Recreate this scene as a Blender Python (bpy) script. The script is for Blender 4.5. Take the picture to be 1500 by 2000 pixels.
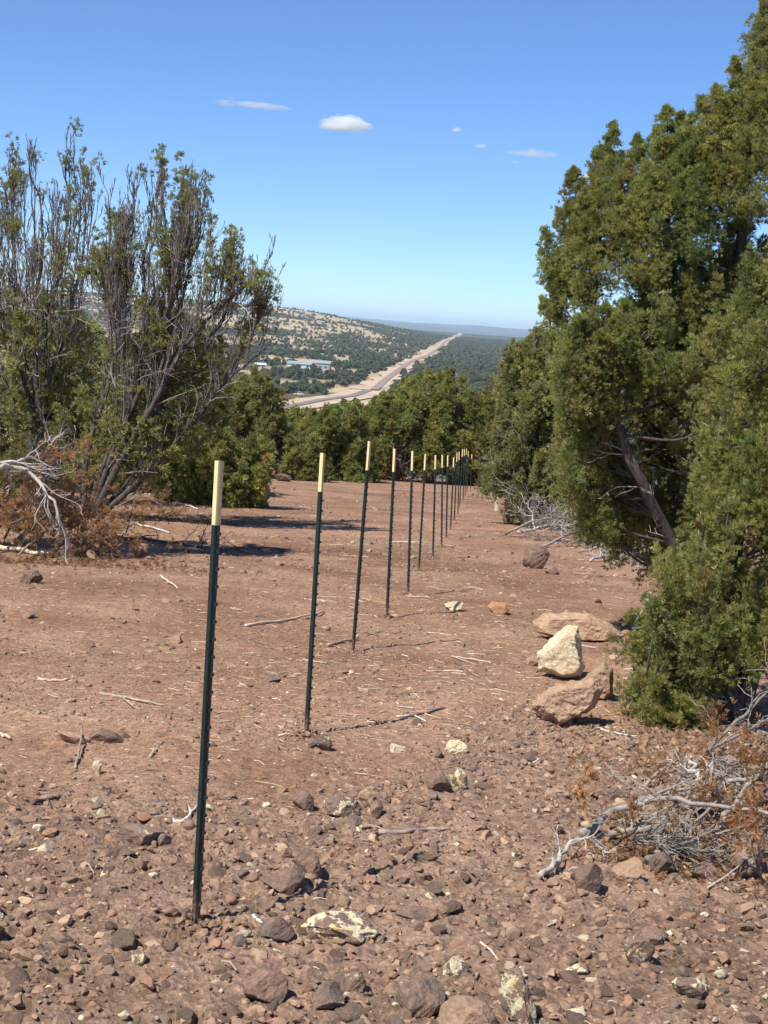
import bpy, math
import numpy as np

for _o in list(bpy.data.objects):
    bpy.data.objects.remove(_o)
scene = bpy.context.scene
COL = scene.collection
R = np.random.default_rng(7)

# ------------------------------------------------------------------ camera, sky, sun, exposure
FPX = 2773.0                      # focal length in photo pixels (1500 x 2000)
ROLL = math.radians(4.0)
HORIZON_Y = 632.0
PITCH = math.atan((1000 - HORIZON_Y) * math.cos(ROLL) / FPX)
EYE = np.array([0.0, 0.0, 1.54])
fw = np.array([0, math.cos(PITCH), -math.sin(PITCH)])
_up = np.array([0, math.sin(PITCH), math.cos(PITCH)])
_rt = np.array([1.0, 0, 0])
rt = _rt * math.cos(ROLL) + _up * math.sin(ROLL)
up = _up * math.cos(ROLL) - _rt * math.sin(ROLL)

cam_d = bpy.data.cameras.new('camera')
cam = bpy.data.objects.new('camera', cam_d)
COL.objects.link(cam)
cam_d.sensor_fit = 'VERTICAL'
cam_d.sensor_height = 36.0
cam_d.lens = FPX / 2000 * 36.0
cam_d.clip_start = 0.05
cam_d.clip_end = 90000
from mathutils import Matrix, Vector
cam.matrix_world = Matrix(((rt[0], up[0], -fw[0], EYE[0]), (rt[1], up[1], -fw[1], EYE[1]), (rt[2], up[2], -fw[2], EYE[2]), (0, 0, 0, 1)))
scene.camera = cam

SUN_EL = math.radians(54)
SUN_AZ = math.radians(224)        # clockwise from +Y: the sun stands behind the camera, to its left
sun_dir = Vector((math.sin(SUN_AZ) * math.cos(SUN_EL), math.cos(SUN_AZ) * math.cos(SUN_EL), math.sin(SUN_EL)))
sd = bpy.data.lights.new('sun', 'SUN')
sd.energy = 4.8
sd.angle = math.radians(0.53)
sd.color = (1.0, 0.95, 0.87)
sun = bpy.data.objects.new('sun', sd)
COL.objects.link(sun)
sun.rotation_euler = sun_dir.to_track_quat('Z', 'Y').to_euler()

world = bpy.data.worlds.new('World')
scene.world = world
world.use_nodes = True
wn = world.node_tree.nodes
wl = world.node_tree.links
bg = wn['Background']
sky = wn.new('ShaderNodeTexSky')
sky.sky_type = 'NISHITA'
sky.sun_disc = False
sky.sun_elevation = SUN_EL
sky.sun_rotation = SUN_AZ
sky.altitude = 3000
sky.air_density = 0.95
sky.dust_density = 0.0
sky.ozone_density = 10.0
wl.new(sky.outputs[0], bg.inputs[0])
bg.inputs[1].default_value = 0.118

scene.view_settings.view_transform = 'Standard'
scene.view_settings.look = 'None'
scene.view_settings.exposure = 0.50
scene.view_settings.gamma = 1.0
scene.view_settings.use_curve_mapping = False
scene.render.engine = 'CYCLES'
scene.cycles.max_bounces = 24
scene.cycles.diffuse_bounces = 3
scene.cycles.transparent_max_bounces = 8
scene.cycles.volume_bounces = 20
scene.cycles.use_denoising = True

# ------------------------------------------------------------------ small maths
def ray(px, py):
    px = np.asarray(px, float); py = np.asarray(py, float)
    u = (px - 750) / FPX; v = (1000 - py) / FPX
    return fw + u[..., None] * rt + v[..., None] * up

def P(px, py, d):
    """the point seen at photo pixel (px,py), d metres ahead of the camera"""
    return EYE + ray(px, py) * np.asarray(d, float)[..., None]

def project(p):
    q = np.asarray(p, float) - EYE
    d = q @ fw
    return 750 + FPX * (q @ rt) / d, 1000 - FPX * (q @ up) / d, d

def _hash(ix, iy, seed):
    h = (ix.astype(np.int64) * 374761393 + iy.astype(np.int64) * 668265263 + seed * 1442695041) & 0x7fffffff
    h = ((h ^ (h >> 13)) * 1274126177) & 0x7fffffff
    h = (h ^ (h >> 16)) & 0x7fffffff
    return h / float(0x7fffffff)

def vnoise(x, y, seed=0):
    x = np.asarray(x, float); y = np.asarray(y, float)
    ix = np.floor(x); iy = np.floor(y)
    fx = x - ix; fy = y - iy
    fx = fx * fx * fx * (fx * (fx * 6 - 15) + 10); fy = fy * fy * fy * (fy * (fy * 6 - 15) + 10)
    a = _hash(ix, iy, seed); b = _hash(ix + 1, iy, seed); c = _hash(ix, iy + 1, seed); d = _hash(ix + 1, iy + 1, seed)
    return (a * (1 - fx) + b * fx) * (1 - fy) + (c * (1 - fx) + d * fx) * fy * 1.0

def fbm(x, y, seed=0, octs=4):
    s = 0.0; a = 0.5
    for i in range(octs):
        s = s + a * vnoise(x * 2.03 ** i + 17.3 * i, y * 2.03 ** i - 9.1 * i, seed + i)
        a *= 0.5
    return s

def smooth(a, b, x):
    t = np.clip((np.asarray(x, float) - a) / (b - a), 0, 1)
    return t * t * (3 - 2 * t)

def unit(v):
    v = np.asarray(v, float)
    return v / (np.linalg.norm(v, axis=-1, keepdims=True) + 1e-12)

# ------------------------------------------------------------------ terrain
SLOPE = 0.083
LD = np.array([120, 200, 350, 500, 1000, 1500, 2000, 2500, 3000, 3500, 4500, 7000, 12000, 17000, 20000, 26000.])
LE = np.array([-.16, -.125, -.090, -.070, -.0345, -.0180, -.0082, -.0012, .0040, .0064, .0010, -.0030, -.0040, .0015, .0040, -.002])
RD = np.array([120, 200, 350, 500, 900, 1250, 1500, 2000, 2500, 4000, 6000, 8000, 12000, 17000, 20000, 26000.])
RE = np.array([-.16, -.125, -.092, -.071, -.0390, -.0275, -.0235, -.0160, -.0120, -.0065, -.0030, -.0042, -.0042, .0005, .0026, -.002])

def macro(x, y):
    x = np.asarray(x, float); y = np.asarray(y, float)
    near = -SLOPE * np.clip(y, -60, 400)
    D = np.maximum(y, 1.0)
    az = np.clip(x / np.maximum(y, 30.0), -0.3, 0.3)
    e_l = np.interp(np.log(np.clip(D, 100, 26000)), np.log(LD), LE)
    e_r = np.interp(np.log(np.clip(D, 100, 26000)), np.log(RD), RE)
    w = smooth(-0.10, 0.065, az)
    e = e_l * (1 - w) + e_r * w
    far = e * np.clip(D, 100, 26000) + EYE[2]
    # long swells and the ragged crest of the far ridge
    far = far + (fbm(x / 260, y / 420, 31, 3) - .44) * 7 * smooth(600, 2500, D) * (1 - smooth(3800, 8000, D))
    far = far + (fbm(x / 900, y / 3000, 33, 4) - .45) * 60 * smooth(11000, 17000, D)
    t = smooth(62, 200, y)
    return near * (1 - t) + far * t

def rocky(x, y):
    """1 where the ground is stony, 0 where it is bare fine dirt"""
    e = 5.25 + 2.5 * smooth(-.35, .9, x)
    r = 1 - smooth(-.5, .7, y - e + 1.5 * (fbm(x * .9, y * .9, 5, 2) - .4))
    r2 = smooth(.46, .62, fbm(x * .5 + 3, y * .32, 9, 3)) * .55
    return np.clip(np.maximum(r, r2), 0, 1)

def micro(x, y):
    fade = 1 - smooth(35, 70, y)
    m = (fbm(x * .45, y * .45, 1, 2) - .375) * .12
    m = m + (fbm(x * 2.2, y * 2.2, 2, 3) - .44) * .06
    rk = rocky(x, y)
    f1 = fbm(x * 13, y * 13, 3, 3)
    m = m + (np.abs(f1 - .44) * -2 + .2) * (.012 + .042 * rk)
    m = m + (vnoise(x * 48, y * 48, 8) - .5) * (.007 + .014 * rk)
    return m * fade

def gh(x, y):
    return macro(x, y) + micro(x, y)

_T = np.geomspace(2.0, 24000, 2600)
def hit(px, py):
    """first point of the ground along the line of sight"""
    r = ray(px, py)
    pts = EYE + r * _T[:, None]
    dz = pts[:, 2] - gh(pts[:, 0], pts[:, 1])
    i = int(np.argmax(dz < 0)) if (dz < 0).any() else len(_T) - 1
    a, b = _T[max(i - 1, 0)], _T[i]
    for _ in range(25):
        m = .5 * (a + b); p = EYE + r * m
        if p[2] - gh(p[0], p[1]) < 0: b = m
        else: a = m
    return EYE + r * b

def hit_clear(px, py):
    """a foot on the clearing's far edge, never beyond the brow of the hill"""
    b = hit(px, py)
    if b[1] > 59.0:
        b = P(px, py, 58.5); b[2] = gh(b[0], b[1])
    return b

def dist_of(p):
    return float((np.asarray(p) - EYE) @ fw)

# ------------------------------------------------------------------ object helpers
def tag(o, label=None, cat=None, group=None, kind=None):
    if label: o['label'] = label
    if cat: o['category'] = cat
    if group: o['group'] = group
    if kind: o['kind'] = kind
    return o

def empty(name, loc, label, cat, group=None):
    o = bpy.data.objects.new(name, None)
    o.empty_display_size = 0.1
    COL.objects.link(o)
    o.location = [float(c) for c in loc]
    return tag(o, label, cat, group)

def mesh_obj(name, verts, faces, mat, parent=None, loc=None, color=None, shade_smooth=False):
    """verts (n,3) in world space; faces one (m,k) array or a list of them; one mesh object, its origin at loc (or its parent's place)"""
    if not isinstance(faces, list): faces = [faces]
    faces = [np.asarray(f, np.int32) for f in faces if len(f)]
    verts = np.asarray(verts, float)
    if parent is not None:
        off = np.array(parent.location)
        if parent.parent is not None: off = off + np.array(parent.parent.location)
    elif loc is not None: off = np.asarray(loc, float)
    else: off = np.zeros(3)
    verts = verts - off
    me = bpy.data.meshes.new(name)
    nl = sum(f.size for f in faces); npoly = sum(len(f) for f in faces)
    me.vertices.add(len(verts)); me.loops.add(nl); me.polygons.add(npoly)
    me.vertices.foreach_set('co', verts.astype(np.float32).ravel())
    me.loops.foreach_set('vertex_index', np.concatenate([f.ravel() for f in faces]))
    tot = np.concatenate([np.full(len(f), f.shape[1], np.int32) for f in faces])
    start = np.concatenate([[0], np.cumsum(tot)[:-1]]).astype(np.int32)
    me.polygons.foreach_set('loop_start', start)
    me.polygons.foreach_set('use_smooth', np.full(npoly, shade_smooth))
    if color is not None:
        at = me.color_attributes.new('tint', 'FLOAT_COLOR', 'POINT')
        c = np.ones((len(verts), 4), np.float32); c[:, :color.shape[1]] = color
        at.data.foreach_set('color', c.ravel())
    me.update(calc_edges=True)
    if npoly < 20000: me.validate()
    o = bpy.data.objects.new(name, me)
    me.materials.append(mat)
    COL.objects.link(o)
    if parent is not None: o.parent = parent
    elif loc is not None: o.location = [float(c) for c in loc]
    return o

class Geo:
    """collects pieces of one mesh"""
    def __init__(s): s.v = []; s.f = {}; s.c = []; s.n = 0
    def add(s, v, f, c=None):
        v = np.asarray(v, float); f = np.asarray(f, np.int64)
        s.v.append(v); s.f.setdefault(f.shape[1], []).append(f + s.n); s.n += len(v)
        if c is not None: s.c.append(np.broadcast_to(np.asarray(c, float), (len(v), len(c) if np.ndim(c) == 1 else np.shape(c)[1])))
    def box(s, c, h, M=None, col=None):
        v = np.array([[i, j, k] for i in (-1, 1) for j in (-1, 1) for k in (-1, 1)], float) * np.asarray(h)
        if M is not None: v = v @ np.asarray(M).T
        s.add(v + np.asarray(c), [[0, 1, 3, 2], [4, 6, 7, 5], [0, 4, 5, 1], [2, 3, 7, 6], [0, 2, 6, 4], [1, 5, 7, 3]], col)
    def tube(s, pts, rad, sides=5, col=None, cap=True):
        pts = np.asarray(pts, float); n = len(pts)
        rad = np.broadcast_to(np.asarray(rad, float), (n,))
        t = np.empty_like(pts); t[1:-1] = pts[2:] - pts[:-2]; t[0] = pts[1] - pts[0]; t[-1] = pts[-1] - pts[-2]
        t = unit(t)
        ref = np.array([0.31, 0.17, 0.93]) if abs(t[0, 2]) < .8 else np.array([.95, .25, .1])
        a = unit(np.cross(t, ref)); b = np.cross(t, a)
        th = np.arange(sides) * 2 * math.pi / sides
        v = pts[:, None, :] + rad[:, None, None] * (np.cos(th)[None, :, None] * a[:, None, :] + np.sin(th)[None, :, None] * b[:, None, :])
        i = np.arange(n - 1)[:, None] * sides; j = np.arange(sides)[None, :]; k = (j + 1) % sides
        f = np.stack([i + j, i + k, i + sides + k, i + sides + j], -1).reshape(-1, 4)
        n0 = s.n
        s.add(v.reshape(-1, 3), f, col)
        if cap and sides >= 3:
            s.f.setdefault(sides, []).append(np.array([list(range(sides))[::-1], [(n - 1) * sides + q for q in range(sides)]]) + n0)
    def build(s, name, mat, parent=None, loc=None, smooth_=False):
        if not s.v: return None
        return mesh_obj(name, np.concatenate(s.v), [np.concatenate(x) for x in s.f.values()], mat, parent, loc, np.concatenate(s.c) if s.c else None, smooth_)

def basis(d, rng):
    """rotation matrices whose z axis follows d, spun at random"""
    d = unit(d); n = len(d)
    r = unit(rng.normal(size=(n, 3)))
    a = unit(np.cross(d, r)); b = np.cross(d, a)
    return np.stack([a, b, d], -1)

def stamp(geo, protos, pos, M, scale, col, rng):
    """copies of a few small meshes laid into one mesh (leaf sprays of a crown, gravel)"""
    pick = rng.integers(0, len(protos), len(pos))
    scale = np.asarray(scale, float)
    if scale.ndim == 1: scale = scale[:, None]
    for k, (pv, pf) in enumerate(protos):
        idx = np.where(pick == k)[0]
        if not len(idx): continue
        v = np.einsum('nij,nvj->nvi', M[idx], pv[None] * scale[idx][:, None, :]) + pos[idx][:, None, :]
        f = (pf[None] + (np.arange(len(idx)) * len(pv))[:, None, None]).reshape(-1, pf.shape[1])
        c = np.repeat(col[idx], len(pv), 0)
        geo.add(v.reshape(-1, 3), f, c)

# ------------------------------------------------------------------ materials
def new_mat(name):
    m = bpy.data.materials.new(name); m.use_nodes = True
    nt = m.node_tree
    return m, nt.nodes, nt.links, nt.nodes['Principled BSDF']

def ramp(nodes, stops, interp='LINEAR'):
    r = nodes.new('ShaderNodeValToRGB'); r.color_ramp.interpolation = interp
    e = r.color_ramp.elements
    while len(e) < len(stops): e.new(0.5)
    for el, (p, c) in zip(e, stops): el.position = p; el.color = (*c, 1) if len(c) == 3 else c
    return r

def noise(nodes, links, scale, detail=4, rough=.55, vec=None, dist=0.0):
    n = nodes.new('ShaderNodeTexNoise'); n.inputs['Scale'].default_value = scale; n.inputs['Detail'].default_value = detail
    n.inputs['Roughness'].default_value = rough; n.inputs['Distortion'].default_value = dist
    if vec is not None: links.new(vec, n.inputs['Vector'])
    return n

def mix(nodes, links, fac, a, b, mode='MIX'):
    m = nodes.new('ShaderNodeMix'); m.data_type = 'RGBA'; m.blend_type = mode
    for sock, val in ((m.inputs[0], fac), (m.inputs[6], a), (m.inputs[7], b)):
        if hasattr(val, 'is_output'): links.new(val, sock)
        elif isinstance(val, tuple): sock.default_value = (*val, 1)
        else: sock.default_value = val
    return m.outputs[2]

def bump(nodes, links, height, strength, dist, bsdf, prev=None):
    b = nodes.new('ShaderNodeBump'); b.inputs['Strength'].default_value = strength; b.inputs['Distance'].default_value = dist
    links.new(height, b.inputs['Height'])
    if prev is not None: links.new(prev, b.inputs['Normal'])
    links.new(b.outputs[0], bsdf.inputs['Normal'])
    return b.outputs[0]

def simple_mat(name, col, rough=.7, var=.25, scale=8, bump_s=.2, bump_d=.01, metal=0):
    m, n, l, b = new_mat(name)
    tc = n.new('ShaderNodeTexCoord')
    ns = noise(n, l, scale, 5, .6, tc.outputs['Object'])
    lo = tuple(c * (1 - var) for c in col); hi = tuple(min(1, c * (1 + var)) for c in col)
    r = ramp(n, [(.3, lo), (.7, hi)])
    l.new(ns.outputs['Fac'], r.inputs[0]); l.new(r.outputs[0], b.inputs['Base Color'])
    b.inputs['Roughness'].default_value = rough; b.inputs['Metallic'].default_value = metal
    b.inputs['Specular IOR Level'].default_value = .3
    if bump_s: bump(n, l, ns.outputs['Fac'], bump_s, bump_d, b)
    return m

def foliage_mat(name):
    m, n, l, b = new_mat(name)
    at = n.new('ShaderNodeAttribute'); at.attribute_name = 'tint'
    b.inputs['Roughness'].default_value = .6
    b.inputs['Specular IOR Level'].default_value = .25
    l.new(at.outputs['Color'], b.inputs['Base Color'])
    tr = n.new('ShaderNodeBsdfTranslucent')
    l.new(mix(n, l, 1.0, at.outputs['Color'], (1.5, 1.55, .75), 'MULTIPLY'), tr.inputs['Color'])
    ms = n.new('ShaderNodeMixShader'); ms.inputs[0].default_value = .42
    l.new(b.outputs[0], ms.inputs[1]); l.new(tr.outputs[0], ms.inputs[2])
    l.new(ms.outputs[0], n['Material Output'].inputs['Surface'])
    return m

def bark_mat(name, lo, hi):
    m, n, l, b = new_mat(name)
    tc = n.new('ShaderNodeTexCoord')
    mp = n.new('ShaderNodeMapping'); mp.inputs['Scale'].default_value = (14, 14, 2.2)
    l.new(tc.outputs['Object'], mp.inputs['Vector'])
    ns = noise(n, l, 2.2, 6, .65, mp.outputs[0], .6)
    r = ramp(n, [(.32, lo), (.68, hi)])
    l.new(ns.outputs['Fac'], r.inputs[0]); l.new(r.outputs[0], b.inputs['Base Color'])
    b.inputs['Roughness'].default_value = .85; b.inputs['Specular IOR Level'].default_value = .15
    bump(n, l, ns.outputs['Fac'], .7, .02, b)
    return m

def tint_mat(name, rough=.85, sc=60, bs=.5, bd=.006, mottled=.35):
    """base colour from the mesh's own tint, mottled"""
    m, n, l, b = new_mat(name)
    at = n.new('ShaderNodeAttribute'); at.attribute_name = 'tint'
    tc = n.new('ShaderNodeTexCoord')
    ns = noise(n, l, sc, 5, .65, tc.outputs['Object'])
    r = ramp(n, [(.25, (1 - mottled,) * 3), (.75, (1 + mottled * .6,) * 3)])
    l.new(ns.outputs['Fac'], r.inputs[0])
    l.new(mix(n, l, 1.0, at.outputs['Color'], r.outputs[0], 'MULTIPLY'), b.inputs['Base Color'])
    b.inputs['Roughness'].default_value = rough; b.inputs['Specular IOR Level'].default_value = .15
    if bs: bump(n, l, ns.outputs['Fac'], bs, bd, b)
    return m

def rock_mat(name, lo, hi, dirt=(.27, .14, .085)):
    """volcanic or sandy rock: pitted, dusted with red dirt, crusted with pale lichen where the object's own 'lichen' value allows"""
    m, n, l, b = new_mat(name)
    tc = n.new('ShaderNodeTexCoord'); oi = n.new('ShaderNodeObjectInfo')
    mp = n.new('ShaderNodeMapping'); l.new(tc.outputs['Object'], mp.inputs['Vector'])
    cb = n.new('ShaderNodeCombineXYZ')
    mu = n.new('ShaderNodeMath'); mu.operation = 'MULTIPLY'; mu.inputs[1].default_value = 37.0
    l.new(oi.outputs['Random'], mu.inputs[0])
    for i in range(3): l.new(mu.outputs[0], cb.inputs[i])
    l.new(cb.outputs[0], mp.inputs['Location'])
    v = mp.outputs[0]
    n1 = noise(n, l, 14, 6, .65, v); n2 = noise(n, l, 75, 4, .6, v); n3 = noise(n, l, 9, 5, .6, v); n4 = noise(n, l, 26, 6, .7, v)
    r1 = ramp(n, [(.3, lo), (.7, hi)]); l.new(n1.outputs['Fac'], r1.inputs[0])
    rv = ramp(n, [(0, (.75, .75, .75)), (1, (1.25, 1.2, 1.15))]); l.new(oi.outputs['Random'], rv.inputs[0])
    c = mix(n, l, 1.0, r1.outputs[0], rv.outputs[0], 'MULTIPLY')
    rd = ramp(n, [(.45, (0, 0, 0)), (.7, (1, 1, 1))]); l.new(n3.outputs['Fac'], rd.inputs[0])
    c = mix(n, l, rd.outputs[0], c, dirt)
    rs = ramp(n, [(.3, (.7, .7, .7)), (.7, (1.15, 1.15, 1.15))]); l.new(n2.outputs['Fac'], rs.inputs[0])
    c = mix(n, l, 1.0, c, rs.outputs[0], 'MULTIPLY')
    la = n.new('ShaderNodeAttribute'); la.attribute_type = 'OBJECT'; la.attribute_name = 'lichen'
    ad = n.new('ShaderNodeMath'); ad.operation = 'ADD'; l.new(n4.outputs['Fac'], ad.inputs[0]); l.new(la.outputs['Fac'], ad.inputs[1])
    rl = ramp(n, [(.70, (0, 0, 0)), (.74, (1, 1, 1))]); l.new(ad.outputs[0], rl.inputs[0])
    ry = ramp(n, [(.52, (.56, .50, .32)), (.66, (.58, .44, .14))]); l.new(n1.outputs['Fac'], ry.inputs[0])
    c = mix(n, l, rl.outputs[0], c, ry.outputs[0])
    l.new(c, b.inputs['Base Color'])
    b.inputs['Roughness'].default_value = .9; b.inputs['Specular IOR Level'].default_value = .15
    p = bump(n, l, n1.outputs['Fac'], .6, .02, b); bump(n, l, n2.outputs['Fac'], .5, .006, b, p)
    return m

M_FOL = foliage_mat('juniper_foliage')
M_BARK = bark_mat('juniper_bark', (.034, .028, .025), (.145, .12, .102))
M_GREYBARK = bark_mat('weathered_bark', (.09, .075, .068), (.28, .245, .22))
M_DEAD = tint_mat('bleached_wood', .85, 30, .5, .004, .55)
M_STONE = tint_mat('gravel_stone', .9, 45, .6, .006, .35)
M_BASALT = rock_mat('basalt_rock', (.12, .088, .072), (.25, .18, .14), (.26, .158, .11))
M_TANROCK = rock_mat('tan_rock', (.30, .20, .13), (.50, .35, .235), (.35, .22, .145))
M_PALEROCK = rock_mat('cream_rock', (.54, .44, .28), (.78, .70, .50), (.56, .42, .26))
M_GREEN = simple_mat('dark_green_paint', (.014, .024, .019), .42, .25, 20, .1, .002)
def wear(m, amount):
    """dirt splashed up the foot of a post and rubbed spots in its paint"""
    n, l = m.node_tree.nodes, m.node_tree.links; b = n['Principled BSDF']; src = b.inputs['Base Color'].links[0].from_socket
    tc = n.new('ShaderNodeTexCoord'); sz = n.new('ShaderNodeSeparateXYZ'); l.new(tc.outputs['Object'], sz.inputs[0])
    n1 = noise(n, l, 45, 5, .7, tc.outputs['Object']); n2 = noise(n, l, 110, 4, .6, tc.outputs['Object'])
    mr = n.new('ShaderNodeMapRange'); mr.inputs['From Min'].default_value = .0; mr.inputs['From Max'].default_value = .22; mr.inputs['To Min'].default_value = .30; mr.inputs['To Max'].default_value = -.12
    l.new(sz.outputs['Z'], mr.inputs['Value']); ad = n.new('ShaderNodeMath'); l.new(mr.outputs[0], ad.inputs[0]); l.new(n1.outputs['Fac'], ad.inputs[1])
    r = ramp(n, [(.58, (0, 0, 0)), (.80, (.8, .8, .8))]); l.new(ad.outputs[0], r.inputs[0])
    c = mix(n, l, r.outputs[0], src, (.25, .155, .105))
    r2 = ramp(n, [(.66, (0, 0, 0)), (.70, (amount,) * 3)]); l.new(n2.outputs['Fac'], r2.inputs[0])
    l.new(mix(n, l, r2.outputs[0], c, (.17, .15, .13)), b.inputs['Base Color'])
wear(M_GREEN, .5)
M_CREAM = simple_mat('cream_paint', (.74, .585, .29), .5, .10, 14, .1, .002)

# ------------------------------------------------------------------ the ground: one sheet to the horizon
def road_line():
    a = hit(722, 762)
    k = ray(928, 645); k = k[0] / k[1]
    return a, k
ROAD_A, ROAD_K = road_line()
def corridor_dist(x, y):
    return np.abs(x - (ROAD_A[0] + ROAD_K * (y - ROAD_A[1]))) / math.sqrt(1 + ROAD_K ** 2)

def tree_density(x, y):
    """how thickly junipers grow on the valley floor and the far slope"""
    D = np.maximum(y, 1.0); az = x / D
    n = fbm(x / 60, y / 190, 41, 4); n2 = fbm(x / 24, y / 60, 43, 3)
    d = np.full(np.shape(x), .95) * np.ones_like(n)
    upper = smooth(1750, 2250, D + 900 * (n - .46)) * (1 - smooth(-.015, .03, az + .10 * (n - .46))) * (1 - smooth(4000, 5200, D))
    d = d * (1 - .95 * upper * smooth(.28, .40, fbm(x / 170, y / 75, 47, 3)))
    band = smooth(1280, 1400, D + 500 * (n - .46)) * (1 - smooth(1480, 1620, D + 500 * (n - .46))) * (1 - smooth(-.075, -.04, az))
    d = d * (1 - .85 * band)
    clear = smooth(.44, .54, n2) * (1 - smooth(-.02, .06, az)) * .9
    d = d * (1 - clear)
    gap = smooth(520, 560, D) * (1 - smooth(760, 860, D)) * smooth(.46, .56, n2) * (1 - smooth(-.03, .0, az))
    d = d * (1 - .9 * gap)
    d = d * smooth(8, 15, corridor_dist(x, y) + 12 * (fbm(x / 25, y / 60, 71, 2) - .375))
    return np.clip(d, 0, 1)

def make_ground():
    ys = [-200., -120, -70, -40, -25, -15, -9, -5, -2, 0, 1.2, 2.0, 2.6]
    y = 2.8
    while y < 26000:
        ys.append(y)
        if y < 9: d = .024
        elif y < 60: d = .024 * (y / 9) ** 1.6
        else: d = y * .03
        y += d
    ys.append(26000)
    xs = [0.012]
    x = .012; d = .024
    while x < 15000:
        if x > 2.1: d *= 1.03
        x += d; xs.append(x)
    xs = np.array([-q for q in xs[::-1]] + xs); ys = np.array(ys)
    X, Y = np.meshgrid(xs, ys)
    Z = gh(X, Y)
    nx, ny = len(xs), len(ys)
    v = np.stack([X, Y, Z], -1).reshape(-1, 3)
    i = np.arange(ny - 1)[:, None] * nx + np.arange(nx - 1)[None, :]
    f = np.stack([i, i + 1, i + nx + 1, i + nx], -1).reshape(-1, 4)
    dens = np.where(Y > 90, tree_density(X, Y), 0.0)
    c = np.stack([dens, rocky(X, Y), np.zeros_like(X)], -1).reshape(-1, 3)
    m, n, l, b = new_mat('dirt_and_scrub')
    geo = n.new('ShaderNodeNewGeometry'); pos = geo.outputs['Position']
    at = n.new('ShaderNodeAttribute'); at.attribute_name = 'tint'
    sp = n.new('ShaderNodeSeparateColor'); l.new(at.outputs['Color'], sp.inputs[0])
    n1 = noise(n, l, .9, 5, .6, pos, .4); n2 = noise(n, l, 16, 6, .7, pos); n3 = noise(n, l, 85, 4, .65, pos); n4 = noise(n, l, 3.3, 5, .62, pos, .5)
    fine = ramp(n, [(0.3, (0.239, 0.136, 0.088)), (0.52, (0.306, 0.189, 0.125)), (0.75, (0.372, 0.249, 0.171))]); l.new(n1.outputs['Fac'], fine.inputs[0])
    stony = ramp(n, [(0.28, (0.195, 0.132, 0.095)), (0.55, (0.275, 0.189, 0.136)), (0.8, (0.354, 0.253, 0.185))]); l.new(n4.outputs['Fac'], stony.inputs[0])
    col = mix(n, l, sp.outputs['Green'], fine.outputs[0], stony.outputs[0])
    r2 = ramp(n, [(.28, (.66, .62, .60)), (.55, (1, 1, 1)), (.78, (1.32, 1.30, 1.26))]); l.new(n2.outputs['Fac'], r2.inputs[0])
    col = mix(n, l, 1.0, col, r2.outputs[0], 'MULTIPLY')
    n0 = noise(n, l, .28, 5, .65, pos, .8)
    r0 = ramp(n, [(.32, (.66, .62, .60)), (.50, (1, 1, 1)), (.66, (1.18, 1.18, 1.20))]); l.new(n0.outputs['Fac'], r0.inputs[0])
    col = mix(n, l, 1.0, col, r0.outputs[0], 'MULTIPLY')
    vo = n.new('ShaderNodeTexVoronoi'); vo.inputs['Scale'].default_value = 55; l.new(pos, vo.inputs['Vector'])
    rv = ramp(n, [(0, (.72, .70, .70)), (.6, (1.05, 1.03, 1.0)), (1, (1.45, 1.4, 1.3))])
    sv = n.new('ShaderNodeSeparateColor'); l.new(vo.outputs['Color'], sv.inputs[0]); l.new(sv.outputs[0], rv.inputs[0])
    col = mix(n, l, .75, col, rv.outputs[0], 'MULTIPLY')
    r3 = ramp(n, [(.3, (.78, .76, .74)), (.7, (1.2, 1.2, 1.2))]); l.new(n3.outputs['Fac'], r3.inputs[0])
    col = mix(n, l, 1.0, col, r3.outputs[0], 'MULTIPLY')
    # valley floor and far slope: sandy grass between the junipers, scrub under them, dark forest beyond
    nf = noise(n, l, .012, 6, .6, pos); nf2 = noise(n, l, .11, 4, .6, pos)
    sand = ramp(n, [(.3, (.34, .25, .15)), (.7, (.52, .41, .27))]); l.new(nf.outputs['Fac'], sand.inputs[0])
    scrub = ramp(n, [(.35, (.052, .06, .034)), (.62, (.095, .095, .052)), (.8, (.26, .20, .12))]); l.new(nf2.outputs['Fac'], scrub.inputs[0])
    far = mix(n, l, sp.outputs['Red'], sand.outputs[0], scrub.outputs[0])
    sx = n.new('ShaderNodeSeparateXYZ'); l.new(pos, sx.inputs[0])
    mr = n.new('ShaderNodeMapRange'); mr.inputs['From Min'].default_value = 70; mr.inputs['From Max'].default_value = 130; l.new(sx.outputs['Y'], mr.inputs['Value'])
    col = mix(n, l, mr.outputs[0], col, far)
    mf = n.new('ShaderNodeMapRange'); mf.inputs['From Min'].default_value = 4200; mf.inputs['From Max'].default_value = 6000; l.new(sx.outputs['Y'], mf.inputs['Value'])
    col = mix(n, l, mf.outputs[0], col, (.05, .062, .045))
    l.new(col, b.inputs['Base Color'])
    b.inputs['Roughness'].default_value = .95; b.inputs['Specular IOR Level'].default_value = .1
    bw = n.new('ShaderNodeMath'); bw.operation = 'SUBTRACT'; bw.inputs[0].default_value = 1; l.new(mr.outputs[0], bw.inputs[1])
    p = None
    for h, s, d in ((n2.outputs['Fac'], .8, .02), (n3.outputs['Fac'], .7, .006), (vo.outputs['Distance'], .5, .008)):
        bb = n.new('ShaderNodeBump'); bb.inputs['Distance'].default_value = d
        ms = n.new('ShaderNodeMath'); ms.operation = 'MULTIPLY'; ms.inputs[1].default_value = s; l.new(bw.outputs[0], ms.inputs[0]); l.new(ms.outputs[0], bb.inputs['Strength'])
        l.new(h, bb.inputs['Height'])
        if p is not None: l.new(p, bb.inputs['Normal'])
        p = bb.outputs[0]
    l.new(p, b.inputs['Normal'])
    g = mesh_obj('ground', v, f, m, color=c, shade_smooth=True)
    tag(g, kind='structure')
make_ground()

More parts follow.
